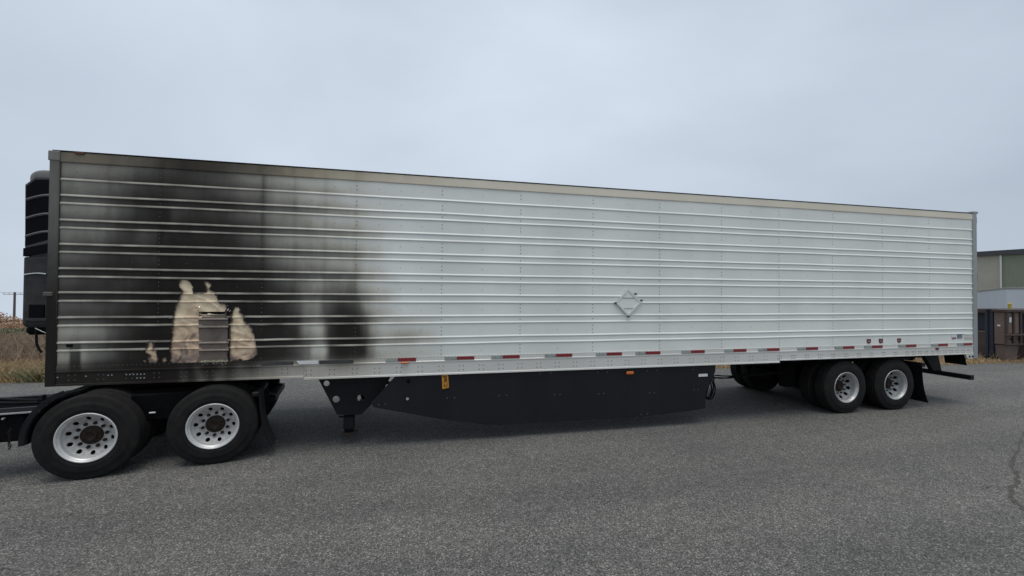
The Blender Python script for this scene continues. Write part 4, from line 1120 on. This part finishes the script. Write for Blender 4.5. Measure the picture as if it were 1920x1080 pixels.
def fender():
    mb = MB(); vs = []
    n = 14; r = .548
    for k in range(n + 1):
        a = math.radians(183 - (183 - 118) * k / n)
        for rr_, y in ((r, .03), (r + .012, .01), (r + .014, .60), (r, .60)):
            vs.append((rr_ * math.cos(a), y, .51 + rr_ * math.sin(a)))
    mb.add(vs, [(4 * k + a, 4 * k + (a + 1) % 4, 4 * k + 4 + (a + 1) % 4, 4 * k + 4 + a) for k in range(n) for a in range(4)] + [(3, 2, 1, 0), tuple(4 * n + i for i in range(4))], False)
    mb.build('quarter_fender', 'skirt', TC)
    mb = MB(); vs = []
    for k in range(n + 1):
        a = math.radians(184 - (184 - 112) * k / n)
        for rr_ in (r + .075, r + .018):
            vs.append((rr_ * math.cos(a), .03, .51 + rr_ * math.sin(a)))
    mb.add(vs, [(2 * k, 2 * k + 1, 2 * k + 3, 2 * k + 2) for k in range(n)])
    mb.build('fender_stay', 'black', TC)
    rr2 = random.Random(4)
    mb = MB()
    for k in range(90):
        x = rr2.uniform(-.44, -.24); z = .915 + (x + .44) * .25
        p = Vector((x, rr2.uniform(.0, .5), z)); q = p + Vector((rr2.gauss(0, .02), rr2.gauss(0, .02), rr2.uniform(.015, .05)))
        mb.add([p - Vector((.006, 0, 0)), p + Vector((.006, 0, 0)), q], [(0, 1, 2)])
    mb.build('melted_shreds', 'blackdirt', TC, kind='stuff')
fender()

# hanging tyre chains: things of their own, hooked on the chassis
def chain(name, top, n, label, seed):
    rr = random.Random(seed)
    mb = MB()
    for k in range(n):
        c = Vector(top) + Vector((rr.uniform(-.006, .006), rr.uniform(-.006, .006), -k * .026))
        ax = Vector((1, 0, 0)) if k % 2 else Vector((0, 1, 0))
        pts = [c + ax * (.012 * math.sin(2 * PI * j / 8)) + Vector((0, 0, .019 * math.cos(2 * PI * j / 8))) for j in range(9)]
        mb.tube(pts, .0045, 5)
    o = mb.build(name, 'hub')
    return tag(o, label, 'chain')
def tw_(x, y, z):
    return TC.matrix_basis @ Vector((x, y, z)) if False else Vector((0.6715 + x * math.cos(.1497) - y * math.sin(.1497), -0.3803 + x * math.sin(.1497) + y * math.cos(.1497), z))
chain('hanging_chain', tw_(-.98, .20, .62), 14, 'dark steel chain hanging lowest at the left picture edge, under the chassis', 1)
chain('hanging_chain', tw_(-.80, .22, .62), 9, 'shorter dark steel chain hanging beside the front fender of the tractor', 2)

# ------------------------------------------------------------------ left background
def blades(name, m, n, region, hmin, hmax, w, seed, cond=None, lean=.35):
    rr = random.Random(seed); mb = MB(); k = 0
    while k < n:
        x, s = region(rr)
        y = edge_y(x) + s
        if cond and not cond(x, s, rr): continue
        k += 1
        z = ter_z(x, y) if s > 0.02 else -0.03
        h = rr.uniform(hmin, hmax) * (0.6 + 0.8 * (noise.noise((x * .5, y * .5, 3.3)) * .5 + .5))
        a = rr.uniform(0, 2 * PI); ww = w * rr.uniform(.6, 1.5)
        d = Vector((math.cos(a), math.sin(a), 0)); l = Vector((rr.gauss(0, lean), rr.gauss(0, lean), 0)) * h
        p = Vector((x, y, z - .02))
        mb.add([p - d * ww, p + d * ww, p + l * .45 + Vector((0, 0, h * .6)) + d * ww * .7, p + l + Vector((0, 0, h))], [(0, 1, 2), (0, 2, 3)])
    return mb
def reg(x0, x1, s0, s1): return lambda rr: (rr.uniform(x0, x1), s0 + (s1 - s0) * rr.random() ** 1.3)
o = blades('dry_grass', 'drygrass', 22000, reg(-17, -1.5, 0.02, 3.4), .14, .42, .008, 21).build('dry_grass', 'drygrass', kind='stuff')
o['label'] = 'tall dry tan grass along the edge of the lot'; o['category'] = 'grass'
o = blades('x', '', 17000, reg(-26, -3, 2.2, 12.5), .30, .80, .014, 22).build('dead_brown_weeds', 'brush', kind='stuff')
o['label'] = 'dense band of dead reddish brown weeds behind the dry grass'; o['category'] = 'weeds'
o = blades('x', '', 330, lambda rr: (rr.gauss(-4.82, .14), abs(rr.gauss(.25, .2))), .10, .42, .012, 23, lean=.5).build('green_weeds', 'weed', kind='stuff')
o['label'] = 'patch of green weeds in the dry grass below the trailer nose'; o['category'] = 'weeds'
o = blades('x', '', 9000, reg(9, 30, 0.02, 1.0), .05, .20, .008, 24).build('short_dry_grass', 'drygrass', kind='stuff')
o['label'] = 'thin strip of short dry grass along the lot beyond the trailer'; o['category'] = 'grass'
o = blades('x', '', 5000, reg(20, 40, 0.5, 5), .10, .35, .012, 25, cond=lambda x, s, rr: rr.random() < .8).build('brown_weeds', 'brush', kind='stuff')
o['label'] = 'low brown weeds around the brown container'; o['category'] = 'weeds'

def crown(mb, c, rad, n, ls, rr, gaps=.35):
    for k in range(n):
        while True:
            d = Vector((rr.uniform(-1, 1), rr.uniform(-1, 1), rr.uniform(-1, 1)))
            if d.length <= 1 and noise.noise(d * 1.9 + Vector(c) * .37) > -gaps + .25 * d.length: break
        p = Vector(c) + Vector((d.x * rad[0], d.y * rad[1], d.z * rad[2]))
        a = Vector((rr.gauss(0, 1), rr.gauss(0, 1), rr.gauss(0, 1))).normalized() * ls * rr.uniform(.6, 1.4)
        b = a.orthogonal().normalized() * ls * rr.uniform(.3, .7)
        mb.add([p - a, p + b, p + a, p - b], [(0, 1, 2, 3)])
def bush(name, x, y, h, w, leafm, n, ls, label, cat, group, seed, stems=5):
    rr = random.Random(seed)
    z = ter_z(x, y)
    root = empty(name, None, (x, y, z - .05)); tag(root, label, cat, group)
    mb = MB()
    for k in range(stems):
        a = rr.uniform(0, 2 * PI); t = Vector((math.cos(a) * w * .35, math.sin(a) * w * .35, h * rr.uniform(.6, .9)))
        mb.cyl((0, 0, 0), t * .5, .035 * h / 2, .022 * h / 2, 6); mb.cyl(t * .5, t, .022 * h / 2, .006, 6)
        for j in range(3):
            q = t * rr.uniform(.4, .8); mb.cyl(q, q + Vector((rr.gauss(0, .2) * w, rr.gauss(0, .2) * w, .2 * h)), .010 * h / 2, .003, 5)
    mb.build('trunk', 'bark', root)
    mb = MB()
    for k in range(7):
        c = (rr.uniform(-.3, .3) * w, rr.uniform(-.3, .3) * w, h * rr.uniform(.40, .75))
        crown(mb, c, (w * rr.uniform(.22, .34), w * rr.uniform(.22, .34), h * rr.uniform(.16, .30)), n // 7, ls, rr)
    mb.build('crown', leafm, root)
    return root
def dpt(u, D):
    """ground point seen at horizontal picture fraction u (px of 1920) at depth D"""
    q = Vector((4.5285, -6.5048, 0)) + D * (Vector((0.2242, 0.9745, 0)) + Vector((0.9745, -0.2242, 0)) * (u - 960) / 787.8)
    return q.x, q.y
for i, (x, y, h, w, lab) in enumerate([
    (-34.6, 43.6, 2.9, 3.2, 'large orange autumn bush at the left picture edge'),
    (-32.6, 43.2, 1.7, 2.2, 'low orange autumn bush just right of the large orange one'),
    (-34.2, 50.5, 3.0, 3.2, 'paler russet bush behind the orange bushes')]):
    bush('autumn_bush', x, y, h, w, 'autumn', 1500, .075, lab, 'bush', 'autumn bushes beyond the weeds', 40 + i)
for i, (x, y, h, w, lab) in enumerate([
    (-25.2, 31.0, .95, 2.6, 'olive green shrub at the left picture edge behind the brown weeds'),
    (-23.2, 30.6, 1.05, 2.6, 'olive green shrub in the middle of the row behind the brown weeds'),
    (-21.3, 30.2, 1.0, 2.6, 'olive green shrub nearest the cooling unit, behind the brown weeds'),
    (-19.2, 29.9, .9, 2.6, 'olive green shrub mostly hidden behind the cooling unit')]):
    bush('green_shrub', x, y, h, w, 'shrub', 1800, .06, lab, 'shrub', 'row of green shrubs', 60 + i)

# utility pole with crossarm and wires
def utility_pole(x, y, zt):
    z0 = ter_z(x, y)
    root = empty('utility_pole', None, (x, y, z0)); tag(root, 'lone dark wooden utility pole with a crossarm, far left', 'pole')
    H = zt - z0
    MB().cyl((0, 0, -.3), (0, 0, H), .27, .22, 12).build('pole', 'polewood', root)
    MB().cbox((-2.4, -.08, H - .62), (2.4, .08, H - .48), .02).build('crossarm', 'polewood', root)
    for dx in (-2.4, -1.2, 1.2, 2.4): MB().cyl((dx, 0, H - .48), (dx, 0, H - .2), .06, .04, 8).build('insulator', 'fencesteel', root)
    for dx in (-2.4, 2.4):
        MB().tube([(dx - 60 + 120 * k / 12, -10 + 20 * k / 12, H - .1 - 1.2 * (1 - ((k - 6) / 6) ** 2) * 0) for k in range(13)], .03, 5).build('wire', 'polewood', root)
utility_pole(-97.7, 129.95, 1.9)

# low wire fence in the weeds
def fence():
    root = empty('wire_fence', None, (-7.2, 9.06, 0)); tag(root, 'thin low wire fence with slim posts running through the weeds', 'fence')
    for k in range(-4, 3):
        x = k * 2.9; y = -.086 * x
        MB().cyl((x, y, -.3), (x + .03, y, .80), .013, n=8).build('post', 'fencesteel', root)
    for z in (.74, .40):
        MB().tube([(-12 + 18 * k / 12, .086 * 12 - .086 * 18 * k / 12, z) for k in range(13)], .003, 5).build('wire', 'fencesteel', root)
fence()
mb = MB()
_lg = [(-.35, .0, .06), (-.2, .02, .10), (.1, .03, .115), (.35, .0, .10)]
mb.tube(arc_pts([(-6.95, 7.6, .09), (-6.6, 7.62, .11), (-6.2, 7.66, .12), (-5.95, 7.7, .10)], 4), .11, 9)
tag(mb.build('fallen_log', 'rock'), 'dark fallen log lying in the dry grass at the left edge', 'log')

# far white buildings beyond the shrubs
def far_shed(x, y, w, d, h, rz, label, nwin):
    z = ter_z(x, y)
    root = empty('far_shed', None, (x, y, z - .3), rz); tag(root, label, 'building')
    MB().box((-w / 2, -d / 2, 0), (w / 2, d / 2, h)).build('wall', 'farwhite', root)
    MB().prism([(-w / 2 - .4, h), (0, h + 1.3), (w / 2 + .4, h), (w / 2 + .4, h + .25), (0, h + 1.6), (-w / 2 - .4, h + .25)], -d / 2 - .4, d / 2 + .4).build('roof', 'spout', root)
    for k in range(nwin):
        xx = -w / 2 + w * (k + .5) / nwin
        MB().box((xx - .9, -d / 2 - .06, 0), (xx + .9, -d / 2 + .02, h * .62)).build('door', 'pgrey', root)
far_shed(-176.0, 240, 26, 14, 4.2, .5, 'distant white shed behind the orange bushes at far left', 5)
far_shed(-208.0, 262, 30, 14, 4.6, .6, 'distant white shed furthest left, mostly hidden by the autumn bushes', 5)

# ------------------------------------------------------------------ right background
def warehouse():
    A = Vector((69.63, 29.75)); B = Vector((70.41, 26.18))
    d = (B - A).normalized(); A0 = A - d * 26; n_ = Vector((-d.y, d.x))       # away from camera is +n or -n
    if n_.x < 0: n_ = -n_
    ang = math.atan2(d.y, d.x)
    zb = ter_z(A.x, A.y) - 1.0
    root = empty('warehouse', None, (A0.x, A0.y, zb), ang)
    tag(root, 'metal warehouse with beige and sage green walls behind the parked trailer', 'building')
    H = 7.69 - zb
    # local x along the wall towards the viewer's right; the seam between colours
    xs = 26 + (Vector((70.16, 27.88)) - A).length
    sgn = 1 if Vector((math.cos(ang + PI / 2), math.sin(ang + PI / 2))).dot(n_) > 0 else -1
    def bxx(x0, y0, z0, x1, y1, z1): return (min(x0, x1), min(y0 * sgn, y1 * sgn), z0), (max(x0, x1), max(y0 * sgn, y1 * sgn), z1)
    def wall(x0, x1, m):
        st = .30; mb = MB(); x = x0
        prof = []
        while x < x1 - .05:
            prof += [(x, 0), (x + .22, 0), (x + .24, -.012), (x + .28, -.012)]
            x += st
        prof.append((x1, 0))
        vs = [(a, b * sgn, z) for a, b in prof for z in (0, H - .35)]
        mb.add(vs, [(2 * k, 2 * k + 2, 2 * k + 3, 2 * k + 1) for k in range(len(prof) - 1)])
        return mb.build('wall_cladding', m, root)
    wall(0, xs - .02, 'beige'); wall(xs + .02, 70, 'green')
    MB().box(*bxx(0, .05, 0, 70, 30, H - .2)).build('building_core', 'beige', root)
    MB().box(*bxx(-.3, -.25, H - .55, 70.3, 30.2, H)).build('roof_trim', 'trim', root)
    MB().cbox(*bxx(xs - .10, -.16, 0, xs + .06, -.035, H - .56), .02).build('downspout', 'spout', root)
    MB().cbox(*bxx(xs + .9, -.28, 4.6 + 1.2, xs + 1.25, -.035, 4.75 + 1.2), .02).build('wall_lamp', 'spout', root)
    for k in range(3): MB().cbox(*bxx(xs + 8 + 7 * k, -.08, 1.2, xs + 11 + 7 * k, -.035, 4.2), .02).build('dock_door', 'farwhite', root)
warehouse()

def parked_trailer():
    A = Vector((52.73, 20.37, 2.86)); B = Vector((42.64, 12.42, 3.07))
    d = (B - A); Ld = d.length; d2 = Vector((d.x, d.y)).normalized()
    ang = math.atan2(d2.y, d2.x)
    L0 = 7.0
    o2 = Vector((A.x, A.y)) - d2 * L0
    root = empty('parked_trailer', None, (o2.x, o2.y, -1.37), ang)
    root.rotation_euler = (0, -0.0164, ang)
    tag(root, 'parked pale blue-white box trailer in front of the warehouse', 'trailer')
    sg = -1 if Vector((-d2.y, d2.x)).x < 0 else 1       # body lies on the far side
    def bb(x0, y0, z0, x1, y1, z1): return (x0, min(y0 * sg, y1 * sg), z0), (x1, max(y0 * sg, y1 * sg), z1)
    TL = 16.0
    n = 13
    for k in range(n):
        MB().cbox(*bb(TL * k / n + .012, 0, 1.15, TL * (k + 1) / n - .012, .05, 3.98), .008).build('side_panel', 'pwhite', root)
    MB().box(*bb(.02, .02, 1.12, TL - .02, 2.58, 4.0)).build('body_core', 'pwhite', root)
    MB().cbox(*bb(0, -.02, 3.98, TL, 2.6, 4.12), .01).build('top_rail', 'pgrey', root)
    MB().cbox(*bb(0, -.02, 1.0, TL, .08, 1.14), .01).build('bottom_rail', 'pgrey', root)
    for x in (1.7, 2.95):
        for y in (.14, 2.3):
            w = empty('wheel', root, (x, y * sg, .5))
            MB().lathe([(a, b) for a, b in tyre_profile()], 28).build('tyre', 'tyre', w)
            MB().lathe([(.0001, -.02 * sg), (.2, -.03 * sg), (.25, -.06 * sg), (.288, -.13 * sg)], 28).build('rim', 'white', w)
    MB().cbox(*bb(1.0, .7, .7, 4.2, 1.9, 1.0), .02).build('bogie', 'black', root)
    for y in (.4, 2.1): MB().cbox(*bb(12.2, y, .05, 12.35, y + .15, 1.1), .01).build('landing_leg', 'black', root)
parked_trailer()

# brown container on the verge, with its dark neighbour and navy frame
def brown_container():
    x0, y0 = 25.04, 4.17
    root = empty('brown_container', None, (x0, y0, -.03)); tag(root, 'brown ribbed steel container standing on the verge behind the trailer', 'container')
    # stepped body: upper box, tapering hopper foot
    MB().cbox((0, 0, .62), (.74, .30, 1.82), .02).build('body', 'brown', root)
    MB().add([(.08, .04, 0), (.60, .04, 0), (.60, .26, 0), (.08, .26, 0), (.03, .01, .60), (.71, .01, .60), (.71, .29, .60), (.03, .29, .60)], [(0, 3, 2, 1), (4, 5, 6, 7), (0, 1, 5, 4), (1, 2, 6, 5), (2, 3, 7, 6), (3, 0, 4, 7)]).build('hopper_foot', 'brown', root)
    for x in (-.02, .32, .67): MB().cbox((x, -.06, .64), (x + .09, .02, 1.80), .012).build('rib', 'browndark', root)
    for x in (.08, .42): MB().cbox((x, -.025, 1.02), (x + .23, .005, 1.76), .01).build('panel', 'brown', root)
    MB().cbox((-.05, -.08, 1.78), (.80, .34, 1.88), .015).build('top_rim', 'browndark', root)
    MB().cbox((-.04, -.075, .93), (.79, .0, 1.0), .012).build('mid_band', 'browndark', root)
    MB().cbox((-.04, -.075, .60), (.79, .0, .66), .012).build('lower_band', 'browndark', root)
    MB().box((.16, -.032, 1.42), (.26, -.028, 1.60)).build('notice', 'white', root)
    MB().box((-.014, .12, 1.27), (-.010, .20, 1.33)).build('notice', 'white', root)
    for x in (.12, .52): MB().cbox((x, -.09, .80), (x + .10, -.05, .86), .01).build('latch', 'blackdirt', root)
brown_container()
def dark_container():
    root = empty('dark_brown_container', None, (25.98, 4.02, -.03)); tag(root, 'darker brown container cut off by the right picture edge', 'container')
    MB().cbox((0, 0, .0), (3.2, 1.9, 1.0), .02).build('lower_body', 'browndark', root)
    MB().cbox((.45, .25, 1.0), (3.2, 1.9, 1.72), .02).build('upper_body', 'navy', root)
    MB().cbox((.15, .1, 1.70), (3.2, 1.95, 1.86), .02).build('top_frame', 'browndark', root)
    MB().tube(arc_pts([(.0, -.05, 1.78), (.15, -.06, 1.60), (.22, -.05, 1.40), (.30, -.04, 1.28)]), .035, 7).build('torn_sheet', 'concrete', root)
    for x in (.1, .7, 1.3, 1.9, 2.5): MB().cbox((x, -.05, .05), (x + .08, .01, .97), .012).build('rib', 'browndark', root)
dark_container()
def navy_frame():
    root = empty('navy_steel_frame', None, (25.12, 4.48, -.03)); tag(root, 'tall navy blue steel frame beside the brown container', 'frame')
    MB().cbox((-.02, .0, .40), (.16, .24, 1.85), .015).build('side_plate', 'navy', root)
    MB().cbox((-.06, .02, .0), (.02, .10, 1.88), .01).build('upright', 'navy', root)
    MB().cbox((-.06, .17, .0), (.02, .25, 1.88), .01).build('upright', 'navy', root)
    MB().cbox((-.07, .0, 1.82), (.18, .24, 1.89), .01).build('top_bar', 'navy', root)
    MB().tube([(.0, .1, .75), (.25, .0, .42), (.45, -.08, .22)], .05, 6).build('brace', 'concrete', root)
    MB().cbox((-.1, -.1, .0), (.55, .30, .14), .02).build('skid', 'blackdirt', root)
navy_frame()
def bollard():
    x, y = 27.96, 5.55
    root = empty('yellow_post', None, (x, y, -.03)); tag(root, 'yellow steel post rising behind the brown container', 'post')
    MB().cyl((0, 0, 0), (0, 0, 2.06), .055, n=14).build('post', 'yellow', root)
    MB().lathe([(.0001, .03), (.035, .025), (.055, 0)], 14).build('cap', 'yellow', root).matrix_local = Matrix.Translation((0, 0, 2.06)) @ Matrix.Rotation(PI / 2, 4, 'X')
bollard()
o = MB().cbox((24.0, 6.6, -.05), (27.5, 7.1, .16), .02).build('concrete_kerb_block', 'concrete'); tag(o, 'pale concrete block lying low between trailer rear and navy frame', 'block')
